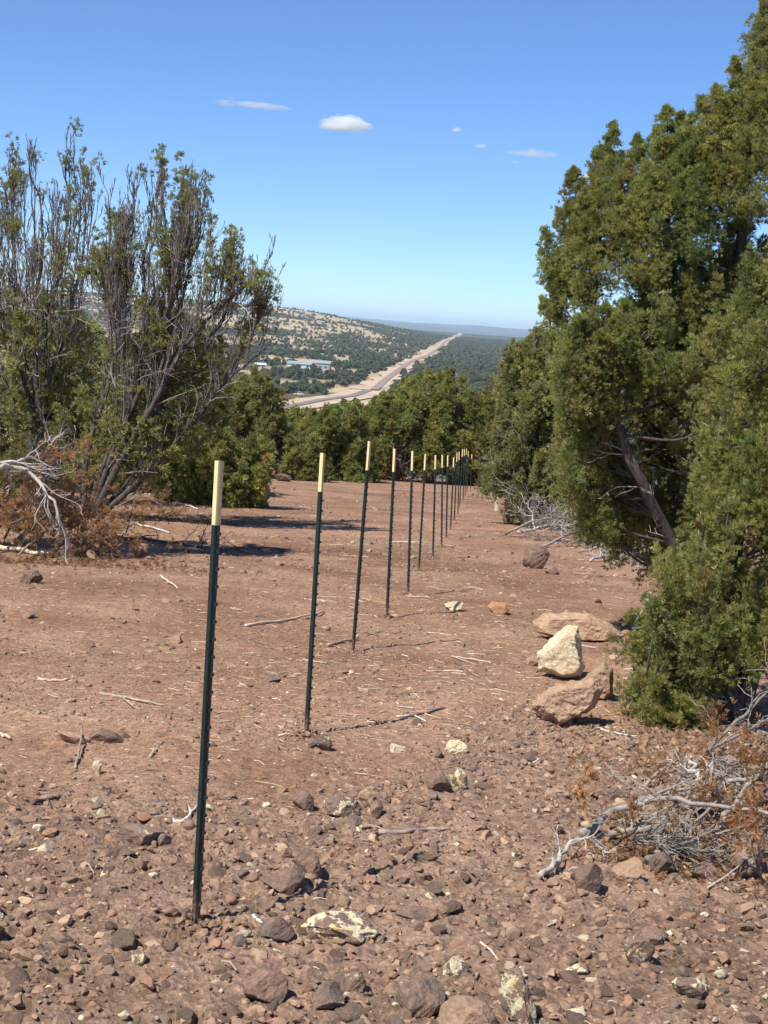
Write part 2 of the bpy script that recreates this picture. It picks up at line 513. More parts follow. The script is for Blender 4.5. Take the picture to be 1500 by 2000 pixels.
# ------------------------------------------------------------------ the cleared track with its road, the road below the hill
def ribbon(name, pts, half, lift, mat, ragged=0.0, cols=5):
    pts = np.asarray(pts, float); n = len(pts)
    t = np.gradient(pts, axis=0); t = unit(t); nrm = np.stack([t[:, 1], -t[:, 0]], -1)
    s = np.linspace(-1, 1, cols)
    w = half + ragged * (np.stack([fbm(pts[:, 1] / 30, pts[:, 1] * 0 + 5 * (i > cols // 2), 61, 3) for i in range(cols)], -1) - .45)
    xy = pts[:, None, :] + nrm[:, None, :] * (s[None, :] * w)[..., None]
    z = macro(xy[..., 0], xy[..., 1]) + lift
    v = np.concatenate([xy, z[..., None]], -1).reshape(-1, 3)
    i = np.arange(n - 1)[:, None] * cols + np.arange(cols - 1)[None, :]
    f = np.stack([i, i + 1, i + cols + 1, i + cols], -1).reshape(-1, 4)
    o = mesh_obj(name, v, f, mat)
    return tag(o, kind='structure')
M_TRACK = simple_mat('pale_track_dirt', (.48, .36, .25), .95, .25, .08, 0)
M_ROADG = simple_mat('dusty_road_dirt', (.27, .205, .165), .9, .15, .15, 0)
M_ASPH = simple_mat('asphalt', (.19, .17, .155), .9, .2, .3, 0)
_ys = np.concatenate([np.linspace(ROAD_A[1] - 10, 2500, 160), np.linspace(2540, 6200, 60)])
_main = np.stack([ROAD_A[0] + ROAD_K * (_ys - ROAD_A[1]), _ys], -1)
ribbon('dirt_track', _main, 9.0, .8, M_TRACK, 20.0, 9)
_mid = _main.copy(); _mid[:, 0] += 2.5 + 3 * np.sin(_ys / 260)
ribbon('gravel_road', _mid, 2.3, 1.1, M_ROADG)
_h = [hit(690, 775), hit(630, 783), hit(560, 797), hit(500, 812)]
_cv = np.array([q[:2] for q in _h])
_cv = np.concatenate([[_main[6]], [_main[0]], _cv])
_k = np.linspace(0, len(_cv) - 1, 40)
_cv = np.stack([np.interp(_k, np.arange(len(_cv)), _cv[:, i]) for i in (0, 1)], -1)
ribbon('road_shoulder', _cv, 10.0, .5, M_TRACK, 4.0)
ribbon('road', _cv, 2.3, .75, M_ASPH)

# ------------------------------------------------------------------ valley junipers
def ico(sub=1):
    t = (1 + 5 ** .5) / 2
    v = unit(np.array([[-1, t, 0], [1, t, 0], [-1, -t, 0], [1, -t, 0], [0, -1, t], [0, 1, t], [0, -1, -t], [0, 1, -t], [t, 0, -1], [t, 0, 1], [-t, 0, -1], [-t, 0, 1]]))
    f = [[0, 11, 5], [0, 5, 1], [0, 1, 7], [0, 7, 10], [0, 10, 11], [1, 5, 9], [5, 11, 4], [11, 10, 2], [10, 7, 6], [7, 1, 8], [3, 9, 4], [3, 4, 2], [3, 2, 6], [3, 6, 8], [3, 8, 9], [4, 9, 5], [2, 4, 11], [6, 2, 10], [8, 6, 7], [9, 8, 1]]
    for _ in range(sub):
        v = list(map(tuple, v)); cache = {}; nf = []
        def mid(a, b):
            k = (min(a, b), max(a, b))
            if k not in cache:
                m = np.add(v[a], v[b]); m = m / np.linalg.norm(m); cache[k] = len(v); v.append(tuple(m))
            return cache[k]
        for a, b, c in f:
            x, y, z = mid(a, b), mid(b, c), mid(c, a)
            nf += [[a, x, z], [b, y, x], [c, z, y], [x, y, z]]
        f = nf; v = np.array(v)
    return np.array(v), np.array(f)

def lumpy(sub, amp, rng, squash=(1, 1, .85)):
    v, f = ico(sub)
    v = v * (1 + amp * rng.normal(size=(len(v), 1))) * np.array(squash)
    return v, f

def far_crown(rng, n=26):
    """a distant juniper: many small rough clumps filling an uneven dome"""
    g = Geo()
    for _ in range(n):
        u = unit(rng.normal(size=3)) * rng.uniform(.35, 1) ** .6
        p = np.array([u[0] * .85, u[1] * .85, 1.0 + u[2] * .85])
        v, f = lumpy(1, .2, rng)
        c = np.array([.084, .098, .054]) * rng.uniform(.6, 1.45)
        g.add(v * rng.uniform(.24, .42) + p, f, c)
    return g

SKYLINE = ([400, 440, 480, 550, 556, 700, 730, 770, 810, 845, 880, 925, 940, 1000], [700, 712, 714, 722, 792, 785, 772, 742, 716, 712, 724, 745, 760, 690])
def scatter_valley():
    rng = np.random.default_rng(11)
    N = 74000
    D = np.sqrt(rng.uniform(size=N) * (4300 ** 2 - 400 ** 2) + 400 ** 2)
    az = rng.uniform(-.25, .20, N)
    x = az * D; y = D
    keep = rng.uniform(size=N) < tree_density(x, y) + .02
    keep &= corridor_dist(x, y) > 7
    rc = np.min(np.hypot(x[:, None] - _cv[None, ::2, 0], y[:, None] - _cv[None, ::2, 1]), 1)
    keep &= rc > 11
    for (hx, hy) in ((605, 712), (508, 718), (583, 774), (562, 778), (545, 744), (520, 742), (868, 733), (625, 718), (575, 718)):
        q = hit(hx, hy); keep &= ~((np.abs(x - q[0]) < 14) & (np.abs(y - q[1] + 12) < 26))
    x, y = x[keep], y[keep]
    z = macro(x, y)
    size = rng.uniform(1.1, 2.6, len(x)) * (1 + .25 * smooth(1500, 3500, y))
    px, py, _ = project(np.stack([x, y, z + size], -1))
    vis = (px > 425) & (px < 1000) & (py < np.interp(px, *SKYLINE))
    order = np.argsort(np.where(vis, -size / y, 1))
    ind = order[:min(250, int(vis.sum()))]
    rest = np.setdiff1d(np.arange(len(x)), ind)
    protos = []
    for k in range(5):
        g = far_crown(rng)
        o = g.build('juniper_tree', M_FOL, None, (0, 0, 0)); protos.append(o)
    for j, i in enumerate(ind):
        o = protos[j] if j < 5 else protos[j % 5].copy()
        if j >= 5: COL.objects.link(o)
        o.location = (x[i], y[i], z[i] - .2); s = size[i]
        o.scale = (s * rng.uniform(.85, 1.25), s * rng.uniform(.85, 1.25), s * rng.uniform(.8, 1.15)); o.rotation_euler = (0, 0, rng.uniform(0, 6.28))
        tag(o, 'small dark green juniper dotting the valley floor below the hill', 'tree', 'junipers scattered over the valley floor')
    g = Geo()
    nr = rest[y[rest] < 1300]; fr = rest[y[rest] >= 1300]
    for idx, sub, amp in ((nr, 1, .22), (fr, 0, .25)):
        pr = [lumpy(sub, amp, rng) for _ in range(8)]
        k = 3 if sub else 1
        ii = np.repeat(idx, k)
        jit = rng.normal(size=(len(ii), 3)) * (size[ii] * .38)[:, None] * (1 if sub else 0)
        pos = np.stack([x[ii], y[ii], z[ii] + size[ii] * .75], -1) + jit * [1, 1, .7]
        M = basis(np.tile([0, 0, 1.0], (len(ii), 1)), rng)
        col = np.array([.084, .096, .056]) * rng.uniform(.55, 1.45, (len(ii), 1)) * (1 + rng.normal(size=(len(ii), 3)) * .08)
        stamp(g, pr, pos, M, size[ii] * (.72 if sub else 1.0), col, rng)
    o = g.build('juniper_woods', M_FOL)
    tag(o, kind='stuff')
scatter_valley()

# ------------------------------------------------------------------ houses and vehicles in the valley
M_WHITE = simple_mat('white_paint', (.55, .56, .54), .6, .06, .5, 0)
M_BLUEROOF = simple_mat('blue_grey_metal_roof', (.25, .32, .33), .45, .08, .4, 0)
M_REDROOF = simple_mat('red_roof', (.33, .10, .07), .7, .1, .4, 0)
M_GLASSD = simple_mat('dark_glass', (.03, .035, .04), .15, .1, 1, 0)
M_RED = simple_mat('red_paint', (.46, .10, .05), .4, .1, 1, 0)
M_YELLOW = simple_mat('yellow_paint', (.70, .50, .10), .5, .1, 1, 0)
M_TYRE = simple_mat('tyre_rubber', (.02, .02, .02), .8, .1, 4, 0)
M_GREYWALL = simple_mat('grey_siding', (.30, .31, .30), .7, .1, .6, 0)

def rz(a):
    c, s = math.cos(a), math.sin(a); return np.array([[c, -s, 0], [s, c, 0], [0, 0, 1]])

def house(px, py, L, W, Hh, rot, roofm, wallm, label, cat='house', name='house', carport=False):
    b = hit(px, py); b[2] = macro(b[0], b[1]); M = rz(rot)
    t = empty(name, b, label, cat)
    def q(p): return b + np.asarray(p) @ M.T
    g = Geo(); g.box(q([0, 0, Hh / 2 - .5]), [L / 2, W / 2, Hh / 2 + .5], M)
    v = np.array([[sx * L / 2, sy * W / 2, Hh] for sx in (-1, 1) for sy in (-1, 1)] + [[-L / 2, 0, Hh + W * .2], [L / 2, 0, Hh + W * .2]])
    g.add(v @ M.T + b, [[0, 1, 4]]); g.add(v @ M.T + b, [[3, 2, 5]])
    g.build('wall', wallm, t)
    g = Geo(); o = .5; th = .22; e = W / 2 + o; r = W * .2; drop = r * o / (W / 2)
    for s in (-1, 1):
        v = np.array([[x_, y_, z_] for x_ in (-L / 2 - o, L / 2 + o) for (y_, z_) in ((s * e, Hh - drop), (0, Hh + r), (0, Hh + r + th), (s * e, Hh - drop + th))])
        g.add(v @ M.T + b + [0, 0, .03], [[0, 1, 2, 3], [7, 6, 5, 4], [3, 2, 6, 7], [0, 4, 5, 1], [0, 3, 7, 4], [1, 5, 6, 2]])
    g.build('roof', roofm, t)
    for k in range(max(2, int(L // 5))):
        xx = -L / 2 + (k + .7) * L / (max(2, int(L // 5)) + .4)
        g = Geo(); g.box(q([xx, -W / 2 - .03, 1.5]), [.7, .06, .55], M); g.build('window', M_GLASSD, t)
    g = Geo(); g.box(q([L / 2 - 1.2, -W / 2 - .03, 1.0]), [.45, .07, 1.0], M); g.build('door', M_GREYWALL, t)
    return t
house(588, 719, 18, 8, 2.9, -.12, M_BLUEROOF, M_WHITE, 'long white house with pale blue metal roof in the valley')
house(632, 721, 9.5, 8, 4.2, -.12, M_BLUEROOF, M_GREYWALL, 'grey outbuilding with metal roof beside the long white house', 'outbuilding', 'outbuilding')
house(508, 719, 7, 5, 2.4, .2, M_WHITE, M_WHITE, 'small white cabin standing alone amid valley junipers', 'cabin', 'cabin')
house(868, 737, 9, 7, 2.8, .3, M_REDROOF, M_GREYWALL, 'red roofed house beyond the dark olive juniper', 'house', 'house')

def vehicle(px, py, rot, paint, label, cat, name, pickup):
    b = hit(px, py); b[2] = macro(b[0], b[1]) + .3; M = rz(rot)
    t = empty(name, b, label, cat)
    def q(p): return b + np.asarray(p, float) @ M.T
    g = Geo()
    prof = [(-2.5, .45), (-2.5, 1.05), (-.6, 1.1), (-.5, 1.1), (1.2, 1.1), (2.3, .95), (2.45, .45)] if pickup else [(-2.1, .4), (-2.15, .95), (-1.2, 1.0), (.8, 1.0), (2.0, .85), (2.1, .4)]
    n = len(prof)
    v = np.array([[x_, s * .9, z_] for s in (-1, 1) for (x_, z_) in prof])
    g.add(v @ M.T + b, [[i, (i + 1) % n, n + (i + 1) % n, n + i] for i in range(n)])
    g.f.setdefault(n, []).append(np.array([list(range(n)), list(range(2 * n - 1, n - 1, -1))]))
    g.build('body', paint, t)
    cab = [(-.6, 1.1), (-.4, 1.85), (.7, 1.85), (1.3, 1.1)] if pickup else [(-1.6, 1.0), (-1.1, 1.5), (.3, 1.5), (1.0, 1.0)]
    g = Geo(); v = np.array([[x_, s * .8, z_] for s in (-1, 1) for (x_, z_) in cab])
    g.add(v @ M.T + b, [[0, 1, 2, 3], [7, 6, 5, 4], [0, 4, 5, 1], [1, 5, 6, 2], [2, 6, 7, 3]]); g.build('cab', paint, t)
    for s in (-1, 1):
        g = Geo(); zc = (cab[0][1] + cab[1][1]) / 2; g.box(q([(cab[1][0] + cab[2][0]) / 2, s * .81, zc + .05]), [.5, .02, .2], M); g.build('window', M_GLASSD, t)
        for x_ in (-1.4, 1.4):
            g = Geo(); th = np.linspace(0, 2 * math.pi, 13)[:-1]
            a = np.array([[x_ + .36 * math.cos(k), s * .78, .36 + .36 * math.sin(k)] for k in th]); c = a + [0, s * .2, 0]
            vv = np.concatenate([a, c]); g.add(vv @ M.T + b, [[i, (i + 1) % 12, 12 + (i + 1) % 12, 12 + i] for i in range(12)])
            g.f.setdefault(12, []).append(np.array([list(range(12)), list(range(23, 11, -1))])); g.build('wheel', M_TYRE, t)
vehicle(584, 774, .15, M_WHITE, 'white pickup truck parked beside the valley road', 'truck', 'pickup_truck', True)
vehicle(560, 779, .1, M_RED, 'red car parked beside the valley road', 'car', 'parked_car', False)
def road_sign():
    b = hit(580, 791); b[2] = macro(b[0], b[1]); t = empty('road_sign', b, 'yellow roadside sign on a post by the valley road', 'sign')
    g = Geo(); g.tube([b, b + [0, 0, 2.2]], .06, 6); g.build('post', M_GREYWALL, t)
    g = Geo(); s = .75; g.box(b + [0, -.06, 2.4], [s, .02, s], None); g.build('panel', M_YELLOW, t)
road_sign()

# ------------------------------------------------------------------ clouds and haze
def clouds():
    m = bpy.data.materials.new('cloud_vapour'); m.use_nodes = True
    n, l = m.node_tree.nodes, m.node_tree.links; n.remove(n['Principled BSDF'])
    vs = n.new('ShaderNodeVolumePrincipled'); vs.inputs['Color'].default_value = (1, 1, 1, 1); vs.inputs['Anisotropy'].default_value = .2
    oa = n.new('ShaderNodeAttribute'); oa.attribute_type = 'OBJECT'; oa.attribute_name = 'density'
    tc = n.new('ShaderNodeTexCoord')
    def vmath(op, a, b):
        q = n.new('ShaderNodeVectorMath'); q.operation = op
        for s_, v_ in ((q.inputs[0], a), (q.inputs[1], b)):
            if hasattr(v_, 'is_output'): l.new(v_, s_)
            else: s_.default_value = v_
        return q
    def math_(op, a, b, clamp=False):
        q = n.new('ShaderNodeMath'); q.operation = op; q.use_clamp = clamp
        for s_, v_ in ((q.inputs[0], a), (q.inputs[1], b)):
            if hasattr(v_, 'is_output'): l.new(v_, s_)
            else: s_.default_value = v_
        return q.outputs[0]
    dv = vmath('SUBTRACT', tc.outputs['Generated'], (.5, .5, .38)); dv = vmath('MULTIPLY', dv.outputs[0], (2, 2, 1.9))
    ln = n.new('ShaderNodeVectorMath'); ln.operation = 'LENGTH'; l.new(dv.outputs[0], ln.inputs[0])
    nz = noise(n, l, .012, 5, .6, tc.outputs['Object'])
    f_ = math_('SUBTRACT', 1.02, ln.outputs['Value']); g_ = math_('MULTIPLY', math_('SUBTRACT', nz.outputs['Fac'], .5), 2.2)
    f_ = math_('MULTIPLY', math_('ADD', f_, g_), 1.3, True)
    l.new(math_('MULTIPLY', f_, oa.outputs['Fac']), vs.inputs['Density'])
    l.new(vs.outputs[0], n['Material Output'].inputs['Volume'])
    rng = np.random.default_rng(5)
    D = 7000.0; s = D / FPX
    def puff(name, blobs, dens, label):
        c = P(blobs[0][0], blobs[0][1], D); g = Geo()
        for (x, y, w, h) in blobs:
            v, f = ico(3)
            d = 1 + .35 * (fbm(v[:, 0] * 2.2 + x, v[:, 1] * 2.2 + v[:, 2] * 2.7 + y, 5, 3) - .44)
            flat = np.where(v[:, 2] < 0, .55, 1.0)
            v = v * d[:, None] * np.array([w * s, w * s * .7, h * s]); v[:, 2] *= flat
            g.add(v @ np.array([[math.cos(ROLL * .6), 0, -math.sin(ROLL * .6)], [0, 1, 0], [math.sin(ROLL * .6), 0, math.cos(ROLL * .6)]]) + P(x, y, D), f)
        o = g.build(name, m, None, c); o['density'] = dens
        tag(o, label, 'cloud', 'small clouds in the blue sky')
    puff('cloud', [(672, 246, 54, 18), (680, 238, 34, 17), (650, 248, 36, 11), (705, 247, 24, 10)], .05, 'white lens-shaped cloud, the largest and brightest in the sky')
    puff('cloud', [(515, 208, 66, 5), (440, 203, 24, 8), (448, 191, 11, 7)], .012, 'thin long cloud with a small puff at one end, above the half-bare juniper')
    puff('cloud', [(893, 254, 12, 8)], .05, 'tiny round cloud alone between the lens-shaped cloud and the tall green juniper')
    puff('cloud', [(1032, 299, 60, 8), (1006, 318, 9, 4)], .022, 'flat streak of cloud beside the tall green juniper')
    puff('cloud', [(940, 286, 15, 7)], .03, 'faint small puff just above the flat streak of cloud')
    puff('cloud', [(1140, 350, 24, 16)], .04, 'small cloud peeping out between the juniper tips')
clouds()

def haze():
    g = Geo(); lo = float(-230); hi = 140.0
    g.box([0, 13000, (lo + hi) / 2], [16500, 14500, (hi - lo) / 2])
    m = bpy.data.materials.new('thin_air'); m.use_nodes = True
    n, l = m.node_tree.nodes, m.node_tree.links; n.remove(n['Principled BSDF'])
    vs = n.new('ShaderNodeVolumePrincipled'); vs.inputs['Color'].default_value = (.66, .84, 1, 1); vs.inputs['Density'].default_value = 7e-5
    l.new(vs.outputs[0], n['Material Output'].inputs['Volume'])
    tag(g.build('haze', m), kind='stuff')
haze()

# ------------------------------------------------------------------ the line of steel posts
POSTS = [((430, 900), (383, 1817)), ((632, 885), (600, 1437)), ((723, 862), (690, 1275)), ((772, 876.5), (756.5, 1206)), ((807, 881), (797.6, 1161)),
         ((832, 887), (818.7, 1115)), ((851.6, 889), (846, 1090)), ((864.8, 888.5), (863, 1068.5)), ((875.4, 889.4), (872, 1049.5)), ((887, 893.5), (880.4, 1035)),
         ((893.5, 884), (887.4, 1016)), ((897.6, 882), (894.7, 1004)), ((904, 877), (898, 990)), ((907.6, 877), (905, 976)), ((911.5, 876), (908.5, 968)),
         ((915, 881), (912, 962)), ((922, 887), (919, 957))]
ORD = ['first', 'second', 'third', 'fourth', 'fifth', 'sixth', 'seventh', 'eighth', 'ninth', 'tenth', 'eleventh', 'twelfth', 'thirteenth', 'fourteenth', 'fifteenth', 'sixteenth', 'last']
def t_section(t0, t1, face, rng, shaft):
    """rolled T section between two heights: curved flange with its studs, web behind; local x is the face"""
    g = Geo()
    out = [(.0030, -.0150), (.0055, -.008), (.0065, 0), (.0055, .008), (.0030, .0150), (-.0005, .0150), (.0015, .0035), (-.0165, .0026), (-.0185, 0), (-.0165, -.0026), (.0015, -.0035), (-.0005, -.0150)]
    return out
def make_post(top, base, label, rng, yaw):
    b = hit(*base); d = dist_of(b)
    tp = P(top[0], top[1], d + rng.uniform(-.02, .02))
    ax = tp - b; L = np.linalg.norm(ax); ax = ax / L
    t = empty('fence_post', b, label, 'fence post', 'steel posts driven in along the new fence line')
    fx = unit(np.cross(np.cross(ax, [math.cos(yaw), math.sin(yaw), 0]), ax)); fy = np.cross(ax, fx)
    out = t_section(0, 0, 0, rng, True); n = len(out)
    tip = L * .137
    def prism(z0, z1, grow=0.0):
        g = Geo(); zs = np.array([z0, z1])
        v = np.array([b + ax * z + fx * (p[0] + math.copysign(grow, p[0])) + fy * (p[1] + math.copysign(grow, p[1])) for z in zs for p in out])
        g.add(v, [[i, (i + 1) % n, n + (i + 1) % n, n + i] for i in range(n)])
        # caps as quads over the section (web and the two wings)
        for o_, rev in ((0, True), (n, False)):
            qs = [[0, 1, 10, 11], [1, 2, 6, 10], [2, 3, 4, 5], [2, 5, 6, 6], [10, 6, 7, 9]]
            for q in qs:
                q = [k + o_ for k in dict.fromkeys(q)]
                q = q[::-1] if rev else q
                g.f.setdefault(len(q), []).append(np.array([q]))
        return g
    g = prism(-.25, L - tip)
    z = .03
    while z < L - tip - .01:
        c = b + ax * z + fx * .0075
        R_ = np.stack([fx, fy, ax], -1)
        v = np.array([[0, -.007, -.007], [0, .007, -.007], [0, .007, .007], [0, -.007, .007], [.0075, -.005, -.003], [.0075, .005, -.003], [.0075, .005, .005], [.0075, -.005, .005]])
        g.add(v @ R_.T + c - fx * .0005, [[4, 5, 6, 7], [0, 1, 5, 4], [1, 2, 6, 5], [2, 3, 7, 6], [3, 0, 4, 7]])
        z += .0535
    g.build('shaft', M_GREEN, t)
    prism(L - tip, L, .0006).build('painted_tip', M_CREAM, t)
_r = np.random.default_rng(3)
for i, (tp, bs) in enumerate(POSTS):
    if i == 0: lab = 'dark green steel post with cream tip, closest and tallest of the line'
    elif i == len(POSTS) - 1: lab = 'last green steel post of the line, just before the slim corner post'
    else: lab = f'dark green steel post with cream tip, {ORD[i]} in the line counted from the stony end'
    make_post(tp, bs, lab, _r, math.radians(-20) + _r.uniform(-.12, .12))
def brace():
    b0 = hit(936.6, 956); d = dist_of(b0); tp = P(938, 886, d)
    t = empty('brace_post', b0, 'slim green corner post with slanting stay, behind the far end of the post line', 'fence post')
    g = Geo(); g.tube([b0 - [0, 0, .2], tp], .035, 8); g.build('post', M_GREEN, t)
    f = hit(946, 956); g = Geo(); g.tube([b0 + (tp - b0) * .8, f], .022, 6); g.build('stay', M_GREEN, t)
brace()

# ------------------------------------------------------------------ rocks
def rock_mesh(seed, sub=3, cuts=9, rough=.10, cut_lo=.38, cut_hi=.80):
    rng = np.random.default_rng(seed)
    v, f = ico(sub)
    for _ in range(cuts):
        nrm = unit(rng.normal(size=3)); h = rng.uniform(cut_lo, cut_hi)
        d = v @ nrm
        v = v - np.clip(d - h, 0, None)[:, None] * nrm * rng.uniform(.85, 1.0)
    v0 = v.copy()
    o = seed * 3.17 % 50
    n = (fbm(v0[:, 0] * 2.1 + o, v0[:, 1] * 2.1 + v0[:, 2] * 1.7, seed, 4) - .44) + .55 * (fbm(v0[:, 1] * 6 + o, v0[:, 2] * 6 - v0[:, 0] * 5, seed + 9, 3) - .44)
    v = v + unit(v0) * (n * rough * 2.2)[:, None]
    return v, f

def place_rock(px, py, w, h, mat, label=None, seed=0, depth=.85, rot=None, lichen=0.0, sink=.22, sub=4, cuts=9, rough=.10, tilt=0.0, group=None, cat='rock', name='rock', yaw=None):
    """a rock whose lower middle stands at photo pixel (px,py); w and h are its width and height in photo pixels"""
    b = hit(px, py); d = dist_of(b); W = w * d / FPX; H = h * d / FPX
    v, f = rock_mesh(seed, sub, cuts, rough)
    ext = v.max(0) - v.min(0); v = (v - (v.max(0) + v.min(0)) / 2) / ext
    v = v * [W, W * depth, H * (1 + sink)]
    c, s = math.cos(tilt), math.sin(tilt)
    v = v @ np.array([[c, 0, -s], [0, 1, 0], [s, 0, c]]).T
    v[:, 2] += H * (1 + sink) / 2 - H * sink
    o = mesh_obj(name, v + b + [0, W * depth * .25, -.004], f, mat, None, b, None, False)
    o['lichen'] = lichen
    return tag(o, label, cat, group)

def outline_rock(outline, mat, label, seed, depth=.7, rough=.05, foot=None, lichen=-.5):
    """a boulder with its own silhouette: the outline at mid depth, narrower faces before and behind it"""
    import bmesh
    o = np.asarray(outline, float); o = o.mean(0) + (o - o.mean(0)) * 1.13; lowest = o[np.argmax(o[:, 1])] if foot is None else np.asarray(foot, float)
    b = hit(*lowest); d = dist_of(b); W = (o[:, 0].max() - o[:, 0].min()) * d / FPX * depth
    rng = np.random.default_rng(seed); c = o.mean(0); pts = []
    d = d + W * .35
    for (k, off) in ((1.0, 0.0), (.72, -.42), (.60, .5)):
        for q in o:
            z = c + (q - c) * k * rng.uniform(.92, 1.0)
            if off != 0: z = z + [0, 4]
            pts.append(P(z[0], z[1], d + off * W))
    bm = bmesh.new()
    for p in pts: bm.verts.new(p - b)
    r = bmesh.ops.convex_hull(bm, input=bm.verts)
    bmesh.ops.delete(bm, geom=[v for v in bm.verts if not v.link_faces], context='VERTS')
    bmesh.ops.triangulate(bm, faces=bm.faces)
    for _ in range(5):
        long = [e for e in bm.edges if e.calc_length() > W * .09]
        if not long: break
        bmesh.ops.subdivide_edges(bm, edges=long, cuts=1)
        bmesh.ops.triangulate(bm, faces=bm.faces)
    for _ in range(1): bmesh.ops.smooth_vert(bm, verts=bm.verts, factor=.3, use_axis_x=True, use_axis_y=True, use_axis_z=True)
    bm.normal_update(); bm.verts.index_update()
    v = np.array([q.co[:] for q in bm.verts]); nn = np.array([q.normal[:] for q in bm.verts]); f = np.array([[q.index for q in fc.verts] for fc in bm.faces]); bm.free()
    u = v / W
    n1 = np.abs(fbm(u[:, 0] * 2.2 + u[:, 2] * 1.1 + seed, u[:, 2] * 4.2 + u[:, 1] * 2, seed, 4) - .46) * -2
    n2 = fbm(u[:, 0] * 9 + seed, u[:, 2] * 9 + u[:, 1] * 7, seed + 3, 3) - .44
    v = v + nn * ((n1 + .2) * rough * 1.6 + n2 * rough * .9)[:, None] * W
    ob = mesh_obj('rock', v + b, f, mat, None, b); ob['lichen'] = lichen
    return tag(ob, label, 'rock')
outline_rock([(1052, 1276), (1078, 1250), (1108, 1224), (1128, 1226), (1133, 1268), (1141, 1302), (1132, 1318), (1098, 1324), (1056, 1304)], M_PALEROCK, 'large pale cream boulder with a slanting flat face, standing among brown boulders', 12, .75, .05)
outline_rock([(1048, 1216), (1062, 1200), (1110, 1207), (1150, 1198), (1190, 1222), (1213, 1240), (1196, 1253), (1140, 1251), (1098, 1246), (1050, 1233)], M_TANROCK, 'long low tan boulder lying behind the pale cream boulder', 23, .4, .05)
outline_rock([(1046, 1376), (1062, 1348), (1110, 1334), (1164, 1327), (1174, 1346), (1160, 1381), (1128, 1403), (1096, 1417), (1064, 1400)], M_TANROCK, 'large split brown boulder in front of the pale cream boulder', 31, .6, .08)
outline_rock([(1128, 1336), (1180, 1294), (1195, 1308), (1197, 1352), (1182, 1366), (1150, 1360)], M_TANROCK, 'upright brown boulder leaning behind the split brown boulder', 47, .7, .06)
outline_rock([(1040, 1372), (1052, 1360), (1068, 1362), (1074, 1386), (1054, 1398), (1044, 1392)], M_TANROCK, 'small tan rock tucked against the front of the split brown boulder', 52, .9, .06)

